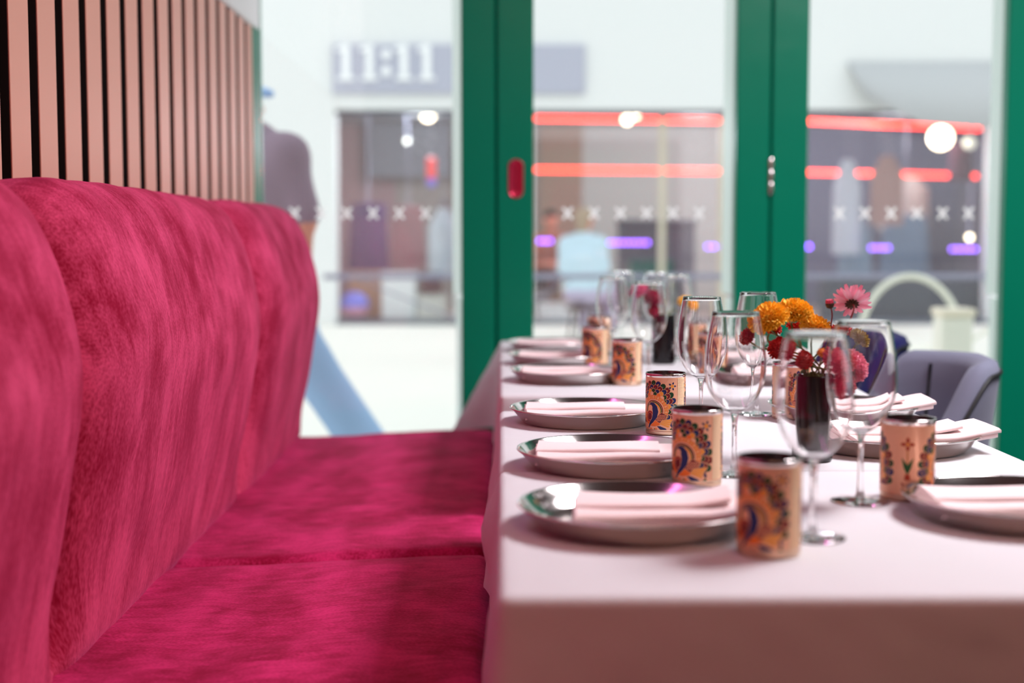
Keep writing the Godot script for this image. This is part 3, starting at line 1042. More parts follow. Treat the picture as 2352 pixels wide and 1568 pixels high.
func person(label: String, j: Dictionary, shirt: Material, trousers: Material, hat: Material, hair: Material, at: Vector3) -> void:
	var t := thing("person", label, "person", at)
	var f: Vector3 = j.face
	var s := Vector3.UP.cross(f)
	var torso := [[j.hip + s * 0.07, j.chest + s * 0.09, 0.115, 0.125], [j.hip - s * 0.07, j.chest - s * 0.09, 0.115, 0.125], [j.chest, j.neck, 0.13, 0.06], [j.chest + s * 0.1, j.sh_l, 0.09, 0.062], [j.chest - s * 0.1, j.sh_r, 0.09, 0.062], [j.neck - Vector3(0, 0.02, 0), j.sh_l, 0.062, 0.062], [j.neck - Vector3(0, 0.02, 0), j.sh_r, 0.062, 0.062]]
	var arms := [[j.sh_l, j.el_l, 0.056, 0.043], [j.sh_r, j.el_r, 0.056, 0.043]]
	var fore := [[j.el_l, j.wr_l, 0.043, 0.027], [j.el_r, j.wr_r, 0.043, 0.027]]
	var legs := [[j.hip + s * 0.09, j.kn_l, 0.095, 0.060], [j.kn_l, j.an_l, 0.058, 0.040], [j.hip - s * 0.09, j.kn_r, 0.095, 0.060], [j.kn_r, j.an_r, 0.058, 0.040]]
	var neck := [[j.neck - Vector3(0, 0.03, 0), j.head - Vector3(0, 0.06, 0), 0.058, 0.055]]
	var st := mb()
	flesh(st, torso + arms + fore + legs + neck + [[j.an_l, j.an_l + f * 0.14 - Vector3(0, 0.05, 0), 0.042, 0.034], [j.an_r, j.an_r + f * 0.14 - Vector3(0, 0.05, 0), 0.042, 0.034]], 0.024, 0.05)
	flesh(st, head_bones(j.head, f), 0.009, 0.03)
	for h in [[j.el_l, j.wr_l, 1.0], [j.el_r, j.wr_r, -1.0]]:
		var d: Vector3 = (h[1] - h[0]).normalized()
		flesh(st, hand_bones(h[1], d, d.cross(s).normalized() * h[2]), 0.006, 0.010)
	obj("body", st, M.skin, t)
	var fat := func(list, by):
		var o := []
		for b in list: o.append([b[0], b[1], b[2] + by, b[3] + by])
		return o
	st = mb()
	flesh(st, fat.call(torso + [[arms[0][0], arms[0][0].lerp(arms[0][1], j.sleeve), 0.056, 0.05], [arms[1][0], arms[1][0].lerp(arms[1][1], j.sleeve), 0.056, 0.05]], 0.022), 0.024, 0.05)
	obj("shirt", st, shirt, t)
	st = mb()
	flesh(st, fat.call(legs + [[j.kn_l, j.an_l, 0.068, 0.072], [j.kn_r, j.an_r, 0.068, 0.072], [j.hip + s * 0.06, j.hip - s * 0.06, 0.11, 0.11]], 0.024), 0.024, 0.05)
	obj("trousers", st, trousers, t)
	for a in [j.an_l, j.an_r]:
		st = mb()
		flesh(st, [[a - Vector3(0, 0.035, 0) - f * 0.04, a - Vector3(0, 0.05, 0) + f * 0.17, 0.052, 0.042]], 0.016, 0.02)
		obj("shoe", st, M.white, t)
	st = mb()
	if hat:
		flesh(st, [[j.head + Vector3(0, 0.055, 0) - f * 0.02, j.head + Vector3(0, 0.055, 0) + f * 0.02, 0.094, 0.092], [j.head + Vector3(0, 0.055, 0) + f * 0.07, j.head + Vector3(0, 0.045, 0) + f * 0.16, 0.03, 0.02]], 0.010, 0.02)
		obj("cap", st, hat, t)
	else:
		flesh(st, [[j.head + Vector3(0, 0.05, 0) - f * 0.03, j.head + Vector3(0, 0.045, 0) + f * 0.01, 0.094, 0.088], [j.head + Vector3(0, 0.03, 0) - f * 0.06, j.head - Vector3(0, 0.09, 0) - f * 0.06, 0.075, 0.055]], 0.010, 0.02)
		obj("hair", st, hair, t)

# ---------------------------------------------------------------- the street and the shop across it
func lamp_at(at: Vector3, c: Color, e: float, size: float) -> OmniLight3D:
	var l := OmniLight3D.new()
	l.name = numbered("lamp_light")
	l.light_color = c
	l.light_energy = e
	l.light_size = size
	l.omni_range = 30.0
	l.omni_attenuation = 2.0
	l.shadow_enabled = true
	add_child(l)
	l.position = at
	return l

func area(called: String, at: Vector3, look: Vector3, size: Vector2, c: Color, e: float) -> void:
	var l := AreaLight3D.new()
	l.name = numbered(called)
	l.light_color = c
	l.light_energy = e
	l.area_size = size
	l.area_range = 30.0
	l.shadow_enabled = true
	add_child(l)
	l.look_at_from_position(at, look, Vector3.BACK if absf((look - at).normalized().y) > 0.9 else Vector3.UP)

func street() -> void:
	tag(struct("pavement", box(Vector3(-14, -0.2, -24), Vector3(22, 0.0, -4.80), 0.001), M.paving), "bright pale paving of the street outside the doors", "pavement")
	# the building: white walls round one long shop front, px 775 to 2270
	var t := thing("building", "white rendered building across the street with a long glazed shop front", "building", Vector3(0, 0, -17))
	var x0 := -2.0
	var x1 := 5.98
	var hh := 2.60
	obj("wall", box(Vector3(-14, 0, -0.3), Vector3(x0, 7.5, 0.0), 0.01), M.facade, t)
	obj("wall", box(Vector3(x0, hh, -0.3), Vector3(x1, 7.5, 0.0), 0.01), M.facade, t)
	obj("wall", box(Vector3(x1, 0, -0.3), Vector3(22, 7.5, 0.0), 0.01), M.facade, t)
	obj("pier", box(Vector3(-0.56, 0, -0.28), Vector3(0.40, hh, -0.01), 0.01), M.facade, t)
	obj("sill", box(Vector3(x0, 0.0, -0.25), Vector3(x1, 0.05, 0.05), 0.008), mat(Color(0.42, 0.44, 0.48), 0.6), t)
	obj("head_trim", box(Vector3(x0, hh - 0.05, -0.25), Vector3(x1, hh, -0.02), 0.004), mat(Color(0.32, 0.34, 0.38), 0.6), t)
	var cream := mat(Color(0.80, 0.77, 0.68), 0.6)
	for x in [1.98, 2.72, 3.62]: obj("mullion", box(Vector3(x - 0.035, 0.05, -0.22), Vector3(x + 0.035, hh - 0.05, -0.12), 0.006), cream, t)
	for g in [[x0, -0.56], [0.40, 1.945], [2.015, 2.685], [2.755, 3.585], [3.655, x1]]: obj("shop_pane", box(Vector3(g[0], 0.05, -0.175), Vector3(g[1], hh - 0.05, -0.165), 0.001), M.pane, t)
	obj("shop_floor", box(Vector3(x0 - 0.5, -0.05, -4.6), Vector3(x1 + 1.0, 0.02, -0.3), 0.004), mat(Color(0.62, 0.56, 0.52), 0.5), t)
	obj("shop_ceiling", box(Vector3(x0 - 0.5, 2.75, -4.6), Vector3(x1 + 1.0, 2.85, -0.3), 0.004), mat(Color(0.50, 0.50, 0.52), 0.8), t)
	obj("shop_side_wall", box(Vector3(x0 - 0.6, 0, -4.6), Vector3(x0 - 0.5, 2.85, -0.3), 0.004), mat(Color(0.62, 0.44, 0.44), 0.8), t)
	obj("shop_side_wall", box(Vector3(x1 + 1.0, 0, -4.6), Vector3(x1 + 1.1, 2.85, -0.3), 0.004), mat(Color(0.40, 0.38, 0.45), 0.8), t)
	# back wall of the shop in sections, lightened to stand in for glass haze
	for w in [[-2.6, -1.6, Color(0.60, 0.46, 0.47)], [-1.6, 0.6, Color(0.56, 0.52, 0.49)], [0.6, 1.25, Color(0.64, 0.54, 0.48)], [1.25, 3.9, Color(0.74, 0.73, 0.71)], [3.9, 7.1, Color(0.36, 0.36, 0.46)]]:
		obj("shop_back_wall", box(Vector3(w[0], 0, -4.5), Vector3(w[1], 2.8, -4.4), 0.004), mat(w[2], 0.8), t)
	# shop sign with its numerals
	var sg := thing("shop_sign", "grey shop sign reading 11:11 in white serif numerals", "sign", Vector3(-0.50, 3.08, -16.96))
	var sg_panel := obj("panel", box(Vector3(-1.515, -0.29, -0.035), Vector3(1.515, 0.29, 0.03), 0.008), M.sign, sg)
	var one := mb()
	span(one, Vector3(-0.045, -0.21, 0.0), Vector3(0.045, 0.21, 0.03), 0.004)
	span(one, Vector3(-0.10, -0.21, 0.0), Vector3(0.10, -0.165, 0.0298), 0.004)
	cbox(one, Vector3(-0.065, 0.165, 0.015), Vector3(0.10, 0.05, 0.0296), 0.004, Basis(Vector3.BACK, 0.35))
	one.generate_normals()
	var one_mesh := one.commit()
	var colon := mb()
	for yy in [-0.10, 0.10]: lathe(colon, [[Vector2(0.0, 0.0), Vector2(0.058, 0.0)], [Vector2(0.058, 0.0), Vector2(0.058, 0.03)], [Vector2(0.058, 0.03), Vector2(0.0, 0.03)]], 20, Vector3(0, yy, 0), Basis(Vector3.RIGHT, PI / 2))
	colon.generate_normals()
	var colon_mesh := colon.commit()
	for q in [[800, 0], [853, 0], [891, 1], [931, 0], [983, 0]]:
		var o2 := obj("colon" if q[1] else "numeral", colon_mesh if q[1] else one_mesh, M.letter, sg_panel)
		o2.position = Vector3((q[0] - 1150) * 16.93 / 3200.0 + 0.50, 0.07, 0.032)
	# canopy at the right end of the shop front, greyed to paint in shading
	var cn := thing("canopy", "shop canopy with painted grey shading over the right end of the shop front", "awning", Vector3(0, 0, -16.95))
	var shade_grey := mat(Color(0.74, 0.75, 0.755), 0.85)
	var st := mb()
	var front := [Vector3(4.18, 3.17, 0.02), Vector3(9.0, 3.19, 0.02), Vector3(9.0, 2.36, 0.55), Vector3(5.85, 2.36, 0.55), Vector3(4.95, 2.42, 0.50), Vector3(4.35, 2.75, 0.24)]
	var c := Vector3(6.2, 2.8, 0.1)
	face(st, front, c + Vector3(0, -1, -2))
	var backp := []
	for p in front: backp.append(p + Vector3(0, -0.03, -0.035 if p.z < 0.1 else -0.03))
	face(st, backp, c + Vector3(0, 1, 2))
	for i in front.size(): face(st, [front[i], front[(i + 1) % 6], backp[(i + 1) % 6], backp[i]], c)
	obj("fabric", st, shade_grey, cn)
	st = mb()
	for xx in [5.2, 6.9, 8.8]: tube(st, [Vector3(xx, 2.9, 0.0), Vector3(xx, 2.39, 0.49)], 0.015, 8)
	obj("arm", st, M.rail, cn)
	# two red strip lights and the purple light bars inside the shop
	var red := glow(Color(1.0, 0.20, 0.13), 7.0)
	var k := 0
	for r in [[0.43, 4.0, 2.575, -17.9, -18.35, "upper red strip light seen through the middle pane"], [4.0, 6.72, 2.575, -18.35, -19.6, "upper red strip light seen through the right hand pane"], [0.43, 4.0, 1.925, -17.9, -18.5, "lower red strip light seen through the middle pane"], [4.0, 6.72, 1.92, -18.5, -19.7, "lower red strip light seen through the right hand pane"]]:
		var rt := thing("strip_light", r[5], "light", Vector3(r[0], r[2], r[3]), 0.0, "red strip lights in the shop across the street")
		var stt := mb()
		var b := Vector3(r[1] - r[0] - 0.02, 0, r[4] - r[3])
		tube(stt, [Vector3(0.02, 0, 0), b], 0.026, 10)
		obj("tube", stt, red, rt)
		stt = mb()
		tube(stt, [Vector3(0.0, 0.0, -0.035), b + Vector3(0, 0.0, -0.035)], 0.012, 6)
		obj("channel", stt, M.rail, rt)
		lamp_at(Vector3(r[0], r[2], r[3]) + b * 0.5 + Vector3(0, -0.08, 0.12), Color(1.0, 0.25, 0.18), 0.05, 0.3)
	var purple := glow(Color(0.58, 0.34, 1.0), 9.0)
	for q in [[1228, 1275, 553], [1390, 1498, 557], [1614, 1690, 566], [1845, 1870, 566], [1990, 2052, 569], [2176, 2252, 572]]:
		var zz := -17.42
		var xa: float = (q[0] + 12 - 1150) * 17.42 / 3200.0
		var xb: float = (q[1] - 12 - 1150) * 17.42 / 3200.0
		var where: String = ["left edge of the middle pane", "centre of the middle pane", "right edge of the middle pane", "left edge of the right hand pane", "middle of the right hand pane", "far right of the right hand pane"][k]
		k += 1
		var lt := thing("light_bar", "row of small purple lights at the " + where, "light", Vector3(xa, 1.09 - (q[2] - 540) * 17.42 / 3200.0, zz), 0.0, "purple light rows in the shop across the street")
		obj("bar", box(Vector3(-0.02, -0.02, -0.05), Vector3(xb - xa + 0.02, 0.02, -0.022), 0.003), M.rail, lt)
		var nb := maxi(2, int((xb - xa) / 0.065))
		var sb := mb()
		ball(sb, Vector3.ZERO, Vector3.ONE * 0.022, 10, 6)
		sb.generate_normals()
		var bm := sb.commit()
		for i in nb + 1:
			var o3 := obj("bulb", bm, purple, lt)
			o3.position = Vector3((xb - xa) * i / nb, 0, 0)
	# ceiling lights of the shop
	var warm := glow(Color(1.0, 0.93, 0.80), 9.0)
	k = 0
	for q in [[985, 266, 17.6, 0.085], [1438, 278, 17.7, 0.055], [1458, 266, 17.7, 0.05], [2155, 318, 18.0, 0.145], [2222, 330, 18.0, 0.075], [2227, 545, 18.4, 0.035], [936, 326, 18.5, 0.03]]:
		var nm: String = ["round ceiling light in the left shop window", "lower of two ceiling lights in the middle shop window", "upper of two ceiling lights in the middle shop window", "large white globe light in the right shop window", "smaller globe light beside the large white globe", "small amber globe low in the right shop window", "faint small globe light in the left shop window"][k]
		k += 1
		var gl := thing("globe_light", nm, "light", Vector3((q[0] - 1150) * q[2] / 3200.0, 1.09 - (q[1] - 540) * q[2] / 3200.0, -q[2]), 0.0, "globe lights in the shop across the street")
		var gs := mb()
		ball(gs, Vector3.ZERO, Vector3.ONE * q[3], 20, 12)
		obj("globe", gs, warm if k < 5 or k == 6 else glow(Color(0.92, 0.93, 0.85), 0.75), gl)
		gs = mb()
		tube(gs, [Vector3(0, q[3] * 0.8, 0), Vector3(0, maxf(q[3] + 0.02, 2.75 - gl.position.y), 0)], 0.008, 6)
		obj("cord", gs, M.rail, gl)
	for q in [[-1.0, -18.4], [2.6, -18.6], [5.2, -18.6]]: lamp_at(Vector3(q[0], 2.35, q[1]), Color(0.92, 0.96, 1.0), 3.0, 0.2)
	street_things()

func street_things() -> void:
	# handrail with wire bracing in front of the shop
	var t := thing("railing", "thin grey horizontal handrail with wire braces in front of the shop", "railing", Vector3(0, 0, -12))
	var st := mb()
	tube(st, [Vector3(-1.52, 0.735, 0), Vector3(8.0, 0.735, 0)], 0.026, 10)
	obj("handrail", st, M.rail, t)
	for x in [-0.20, 2.2, 4.6, 7.0]:
		st = mb()
		tube(st, [Vector3(x, 0.0, 0), Vector3(x, 0.72, 0)], 0.016, 8)
		obj("post", st, M.rail, t)
	for w in [[-1.2, 0.70, -0.2, 0.30], [-0.2, 0.30, 0.6, 0.70]]:
		st = mb()
		tube(st, [Vector3(w[0], w[1], 0), Vector3(w[2], w[3], 0)], 0.008, 6)
		obj("brace_wire", st, M.rail, t)
	# goods behind the shop glass
	var goods := [
		["storage_box", "orange brown cardboard box low in the left shop window", "box", Vector3(-1.72, 0.05, -17.80), Vector3(0.40, 0.58, 0.35), Color(0.72, 0.52, 0.38)],
		["storage_box", "white upright box low in the left shop window", "box", Vector3(-1.27, 0.05, -17.5), Vector3(0.42, 0.58, 0.35), Color(0.86, 0.88, 0.88)],
		["storage_box", "dark red box low in the left shop window", "box", Vector3(-0.88, 0.35, -17.6), Vector3(0.26, 0.27, 0.30), Color(0.35, 0.10, 0.11)],
		["display_plinth", "pale plinth under the dark red box in the left window", "plinth", Vector3(-0.86, 0.02, -17.5), Vector3(0.36, 0.33, 0.4), Color(0.80, 0.79, 0.76)],
		["counter", "dark counter along the middle of the shop", "counter", Vector3(2.1, 0.02, -18.9), Vector3(1.0, 1.28, 0.5), Color(0.36, 0.34, 0.40)],
		["display_plinth", "green grey plinth in the middle shop window", "plinth", Vector3(1.95, 0.02, -18.1), Vector3(0.55, 0.75, 0.4), Color(0.18, 0.36, 0.34)],
		["counter", "dark blue counter low in the right shop window", "counter", Vector3(5.15, 0.02, -17.7), Vector3(2.1, 0.52, 0.5), Color(0.15, 0.17, 0.25)],
		["display_plinth", "white plinth low in the middle shop window", "plinth", Vector3(0.72, 0.02, -17.55), Vector3(0.5, 0.22, 0.4), Color(0.88, 0.88, 0.88)],
		["wall_panel", "dark grey blue wall panel high in the left window", "panel", Vector3(-1.35, 1.95, -20.9), Vector3(1.2, 0.85, 0.08), Color(0.40, 0.40, 0.43)],
	]
	for g in goods:
		var o := thing(g[0], g[1], g[2], g[3])
		var h: Vector3 = g[4]
		obj("body", box(Vector3(-h.x / 2, 0, -h.z / 2), Vector3(h.x / 2, h.y * 0.92, h.z / 2), 0.01), mat(g[5], 0.7), o)
		obj("top_edge", box(Vector3(-h.x / 2 - 0.01, h.y * 0.92, -h.z / 2 - 0.01), Vector3(h.x / 2 + 0.01, h.y, h.z / 2 + 0.01), 0.008), mat(g[5].darkened(0.08), 0.7), o)
	# ball in front of the boxes
	st = mb()
	ball(st, Vector3(0, 0.17, 0), Vector3.ONE * 0.17, 20, 12)
	var bl := thing("beach_ball", "blue and pink ball at the foot of the cardboard box", "ball", Vector3(-1.82, 0.05, -17.37))
	st = mb()
	lathe(st, [curve([Vector2(0.0, 0.0), Vector2(0.10, 0.02), Vector2(0.16, 0.08), Vector2(0.175, 0.15)], 10)], 20)
	obj("lower_half", st, mat(Color(0.85, 0.58, 0.68), 0.5), bl)
	st = mb()
	lathe(st, [curve([Vector2(0.175, 0.15), Vector2(0.165, 0.23), Vector2(0.11, 0.31), Vector2(0.0, 0.34)], 10)], 20)
	obj("upper_half", st, mat(Color(0.45, 0.45, 0.85), 0.5), bl)
	# hanging garments and a curtain behind the glass
	var hung := [
		["curtain", "purple curtain in the lower left of the shop window", "curtain", Vector3(-1.72, 0.64, -18.2), 0.5, 0.86, Color(0.36, 0.16, 0.40), 0],
		["curtain", "mauve pink curtain beside the purple curtain", "curtain", Vector3(-1.20, 0.64, -18.2), 0.42, 0.82, Color(0.60, 0.40, 0.42), 0],
		["hanging_garment", "pale blue grey garment at the right of the left shop window", "garment", Vector3(-0.72, 0.62, -17.6), 0.36, 0.80, Color(0.74, 0.77, 0.80), 1],
		["hanging_garment", "long whitish garment leftmost in the right shop window", "garment", Vector3(4.36, 0.85, -17.6), 0.34, 1.18, Color(0.70, 0.71, 0.76), 1],
		["hanging_garment", "long brown garment second in the right shop window", "garment", Vector3(4.86, 1.22, -17.6), 0.40, 0.86, Color(0.60, 0.46, 0.44), 1],
		["hanging_garment", "wide beige garment third in the right shop window", "garment", Vector3(5.75, 1.16, -19.9), 0.66, 0.82, Color(0.66, 0.63, 0.60), 1],
		["hanging_garment", "pale blue skirt hanging below the whitish garment", "garment", Vector3(4.55, 0.565, -17.9), 0.42, 0.72, Color(0.50, 0.58, 0.66), 0],
		["hanging_garment", "blue grey skirt hanging below the beige garment", "garment", Vector3(5.25, 0.565, -18.1), 0.62, 0.78, Color(0.42, 0.50, 0.60), 0],
		["hanging_garment", "maroon garment at the far right of the shop window", "garment", Vector3(5.98, 1.80, -18.2), 0.30, 0.50, Color(0.33, 0.20, 0.27), 0],
	]
	for g in hung:
		var o := thing(g[0], g[1], g[2], g[3])
		var w: float = g[4]
		var h: float = g[5]
		st = mb()
		var wob := noise(1.3, 2, int(w * 100))
		grid(st, 40, 14,
			func(i, j):
				var a: float = TAU * i / float(40)
				var v := float(j) / 14
				var narrow: float = 1.0 - (0.55 * smoothstep(0.70, 1.0, v) if g[7] else 0.12 * v)
				var fold := 1.0 + 0.10 * sin(a * 9.0) * (1.0 - v * 0.7)
				return Vector3(cos(a) * w / 2 * narrow * fold, v * h, sin(a) * 0.09 * narrow * fold + 0.02 * wob.get_noise_1d(v * 3.0)))
		grid(st, 40, 1, func(i, j): return Vector3(cos(TAU * i / 40) * w / 2 * (0.45 if g[7] else 0.88) * (1 - j), h + 0.012 * j, sin(TAU * i / 40) * 0.09 * (0.45 if g[7] else 0.88) * (1 - j)))
		obj("fabric", st, cloth_mat(g[6], 0.02), o)
		st = mb()
		tube(st, [Vector3(0, h, 0), Vector3(0, 2.76 - o.position.y, 0)], 0.006, 6)
		obj("hanger", st, M.rail, o)
	# small red and blue hanging lamp
	var hl := thing("hanging_lamp", "slim red hanging lamp with a lilac ball at its foot", "lamp", Vector3(-0.89, 1.72, -18.0))
	st = mb()
	lathe(st, [[Vector2(0, 0.10), Vector2(0.06, 0.10)], [Vector2(0.06, 0.10), Vector2(0.06, 0.36)], [Vector2(0.06, 0.36), Vector2(0.0, 0.37)]], 16)
	obj("shade", st, glow(Color(0.85, 0.18, 0.18), 0.5), hl)
	st = mb()
	ball(st, Vector3(0, 0.05, 0), Vector3(0.062, 0.062, 0.062))
	obj("globe", st, glow(Color(0.40, 0.36, 0.75), 0.5), hl)
	st = mb()
	tube(st, [Vector3(0, 0.37, 0), Vector3(0, 1.03, 0)], 0.005, 6)
	obj("cord", st, M.rail, hl)
	# paper lantern in the middle window
	var pl := thing("paper_lantern", "round cream paper lantern low in the middle shop window", "lantern", Vector3(0.98, 0.26, -17.6))
	st = mb()
	ball(st, Vector3(0, 0.19, 0), Vector3(0.23, 0.21, 0.21), 24, 14)
	obj("shade", st, mat(Color(0.88, 0.82, 0.68), 0.8), pl)
	st = mb()
	lathe(st, [[Vector2(0.0, -0.02), Vector2(0.10, -0.02), Vector2(0.10, 0.02), Vector2(0.0, 0.02)]], 20)
	obj("base", st, M.wood, pl)
	outdoor_seats()
	var q := {"face": Vector3(0.80, 0, -0.60).normalized(), "hip": Vector3(0, 0.95, 0), "chest": Vector3(-0.01, 1.30, 0), "neck": Vector3(-0.03, 1.49, 0), "head": Vector3(-0.105, 1.655, 0),
		"sh_l": Vector3(-0.13, 1.45, -0.16), "sh_r": Vector3(0.125, 1.42, 0.12), "el_l": Vector3(-0.2, 1.17, -0.22), "el_r": Vector3(0.205, 1.16, 0.16), "wr_l": Vector3(-0.1, 0.95, -0.27), "wr_r": Vector3(0.205, 0.92, 0.20),
		"kn_l": Vector3(-0.10, 0.52, -0.10), "an_l": Vector3(-0.36, 0.14, -0.10), "kn_r": Vector3(0.20, 0.56, 0.10), "an_r": Vector3(0.50, 0.11, 0.10), "sleeve": 0.92}
	person("person in a mauve grey top, pale blue cap and light jeans striding past outside", q, cloth_mat(Color(0.57, 0.50, 0.56), 0.03), cloth_mat(Color(0.60, 0.72, 0.86), 0.03), mat(Color(0.62, 0.76, 0.95), 0.8), null, Vector3(-1.02, 0, -6.0))
	var s := {"face": Vector3(0.5, 0, -0.86).normalized(), "hip": Vector3(0, 0.50, 0), "chest": Vector3(0.0, 0.84, 0), "neck": Vector3(0.0, 1.06, 0), "head": Vector3(0.02, 1.24, -0.02),
		"sh_l": Vector3(-0.16, 0.99, -0.08), "sh_r": Vector3(0.16, 0.99, 0.08), "el_l": Vector3(-0.20, 0.72, -0.12), "el_r": Vector3(0.22, 0.72, 0.08), "wr_l": Vector3(-0.02, 0.68, -0.30), "wr_r": Vector3(0.22, 0.68, -0.16),
		"kn_l": Vector3(0.10, 0.50, -0.42), "an_l": Vector3(0.10, 0.10, -0.40), "kn_r": Vector3(0.28, 0.50, -0.36), "an_r": Vector3(0.28, 0.10, -0.34), "sleeve": 0.9}
	person("person in a pale blue top seated on a stool outside the shop", s, cloth_mat(Color(0.76, 0.85, 0.90), 0.03), cloth_mat(Color(0.72, 0.68, 0.78), 0.03), null, mat(Color(0.66, 0.58, 0.50), 0.8), Vector3(0.86, 0, -14.6))
	var sl := thing("stool", "low dark stool under the seated person", "stool", Vector3(0.86, 0, -14.6))
	st = mb()
	lathe(st, [[Vector2(0, 0.31), Vector2(0.17, 0.31), Vector2(0.18, 0.325), Vector2(0.17, 0.345), Vector2(0, 0.347)]], 24)
	obj("seat", st, M.wood, sl)
	for i in 4:
		st = mb()
		var a := TAU * i / 4 + 0.4
		tube(st, [Vector3(cos(a) * 0.11, 0.315, sin(a) * 0.11), Vector3(cos(a) * 0.15, 0, sin(a) * 0.15)], 0.014, 8)
		obj("leg", st, M.wood, sl)
	var d := s.duplicate()
	d.face = Vector3(0.2, 0, 0.98).normalized()
	d.head = Vector3(0.0, 1.26, 0.02)
	for key in ["wr_l", "wr_r", "kn_l", "an_l", "kn_r", "an_r"]: d[key] = Vector3(-d[key].x, d[key].y, -d[key].z)
	person("person with dark hair and a reddish top sitting behind the shop glass", d, cloth_mat(Color(0.62, 0.38, 0.32), 0.03), cloth_mat(Color(0.35, 0.28, 0.30), 0.03), null, mat(Color(0.07, 0.03, 0.05), 0.8), Vector3(0.66, 0.02, -18.4))
	var sl2: Node3D = sl.duplicate()
	sl2.name = numbered("stool")
	add_child(sl2)
	sl2.position = Vector3(0.66, 0.02, -18.4)
	tag(sl2, "low dark stool behind the shop glass under the dark haired person", "stool")

func outdoor_seats() -> void:
	var m := mat(Color(0.93, 0.92, 0.86), 0.45)
	for k in 2:
		var at: Vector3 = [Vector3(2.40, 0, -8.1), Vector3(2.93, 0, -8.2)][k]
		var s: float = [1.0, 0.62][k]
		var t := thing("hoop_chair", ["white outdoor chair with a tall round hoop back", "smaller white hoop backed chair by the right door frame"][k], "chair", at)
		var st := mb()
		var p := []
		for i in 33:
			var a := PI * i / 32
			p.append(Vector3(-cos(a) * 0.305 * s, 0.44 * s + sin(a) * 0.41 * s, 0.0 - 0.05 * sin(a)))
		tube(st, p, 0.019 * s, 10)
		obj("hoop_back", st, m, t)
		st = mb()
		lathe(st, [[Vector2(0, 0.40 * s), Vector2(0.27 * s, 0.40 * s), Vector2(0.29 * s, 0.42 * s), Vector2(0.27 * s, 0.45 * s), Vector2(0, 0.455 * s)]], 32, Vector3(0, 0, 0.2))
		obj("seat", st, m, t)
		for i in 4:
			st = mb()
			var a2 := TAU * i / 4 + PI / 4
			tube(st, [Vector3(cos(a2) * 0.2 * s, 0.41 * s, 0.2 + sin(a2) * 0.2 * s), Vector3(cos(a2) * 0.25 * s, 0, 0.2 + sin(a2) * 0.25 * s)], 0.016 * s, 8)
			obj("leg", st, m, t)
	var pb := thing("planter", "tall white planter box in front of the hoop chair", "planter", Vector3(2.43, 0, -7.45))
	obj("box", box(Vector3(-0.085, 0, -0.085), Vector3(0.085, 0.66, 0.085), 0.012), mat(Color(0.95, 0.93, 0.88), 0.6), pb)
	obj("lip", box(Vector3(-0.095, 0.66, -0.095), Vector3(0.095, 0.70, 0.095), 0.01), mat(Color(0.95, 0.90, 0.82), 0.6), pb)

# ---------------------------------------------------------------- lamps of the room
func spot(at: Vector3, label: String, e: float) -> void:
	var t := thing("ceiling_spot", label, "light", at, 0.0, "small ceiling spots behind the camera")
	var st := mb()
	ball(st, Vector3.ZERO, Vector3.ONE * 0.035, 20, 12)
	obj("bulb", st, glow(Color(1.0, 0.80, 0.52), 26.0), t)
	st = mb()
	lathe(st, [[Vector2(0.028, 0.03), Vector2(0.05, 0.06), Vector2(0.05, 0.095), Vector2(0.0, 0.098)]], 20)
	obj("housing", st, M.brass, t)
	lamp_at(at, Color(1.0, 0.70, 0.62), e * 0.5, 0.035)

func room() -> void:
	struct("floor", box(Vector3(-1.0, -0.2, -4.80), Vector3(3.8, 0.0, 2.9), 0.001), M.floor)
	struct("ceiling", box(Vector3(-1.0, 2.9, -4.82), Vector3(3.8, 3.1, 2.9), 0.001), M.ceiling)
	struct("wall_left", box(Vector3(-1.05, 0.0, -4.66), Vector3(-0.87, 2.9, 2.9), 0.001), M.room)
	var wr := mb()
	span(wr, Vector3(3.62, 0.0, -4.82), Vector3(3.8, 2.9, -3.4), 0.001)
	span(wr, Vector3(3.62, 0.0, -1.2), Vector3(3.8, 2.9, 2.9), 0.001)
	span(wr, Vector3(3.62, 0.0, -3.4), Vector3(3.8, 0.75, -1.2), 0.001)
	span(wr, Vector3(3.62, 2.6, -3.4), Vector3(3.8, 2.9, -1.2), 0.001)
	struct("wall_right", wr, M.room)
	var wf := mb()                                                         # daylight from the right comes in here
	for z in [-3.38, -2.3, -1.22]: span(wf, Vector3(3.66, 0.75, z - 0.03), Vector3(3.74, 2.6, z + 0.03), 0.004)
	for y in [0.77, 2.58]: span(wf, Vector3(3.66, y - 0.03, -3.4), Vector3(3.74, y + 0.03, -1.2), 0.004)
	var win := struct("window_1", wf, M.green)
	for z in [-2.84, -1.76]: obj("pane", box(Vector3(3.697, 0.80, z - 0.505), Vector3(3.703, 2.55, z + 0.505), 0.0005), M.pane, win)
	struct("wall_back", box(Vector3(-1.0, 0.0, 2.7), Vector3(3.8, 2.9, 2.9), 0.001), M.room)
	tag(struct("trim_1", box(Vector3(-0.85, 1.776, -4.78), Vector3(-0.812, 2.9, -1.2), 0.006), M.white), "white boxed-in wall strip above the copper slats", "trim")

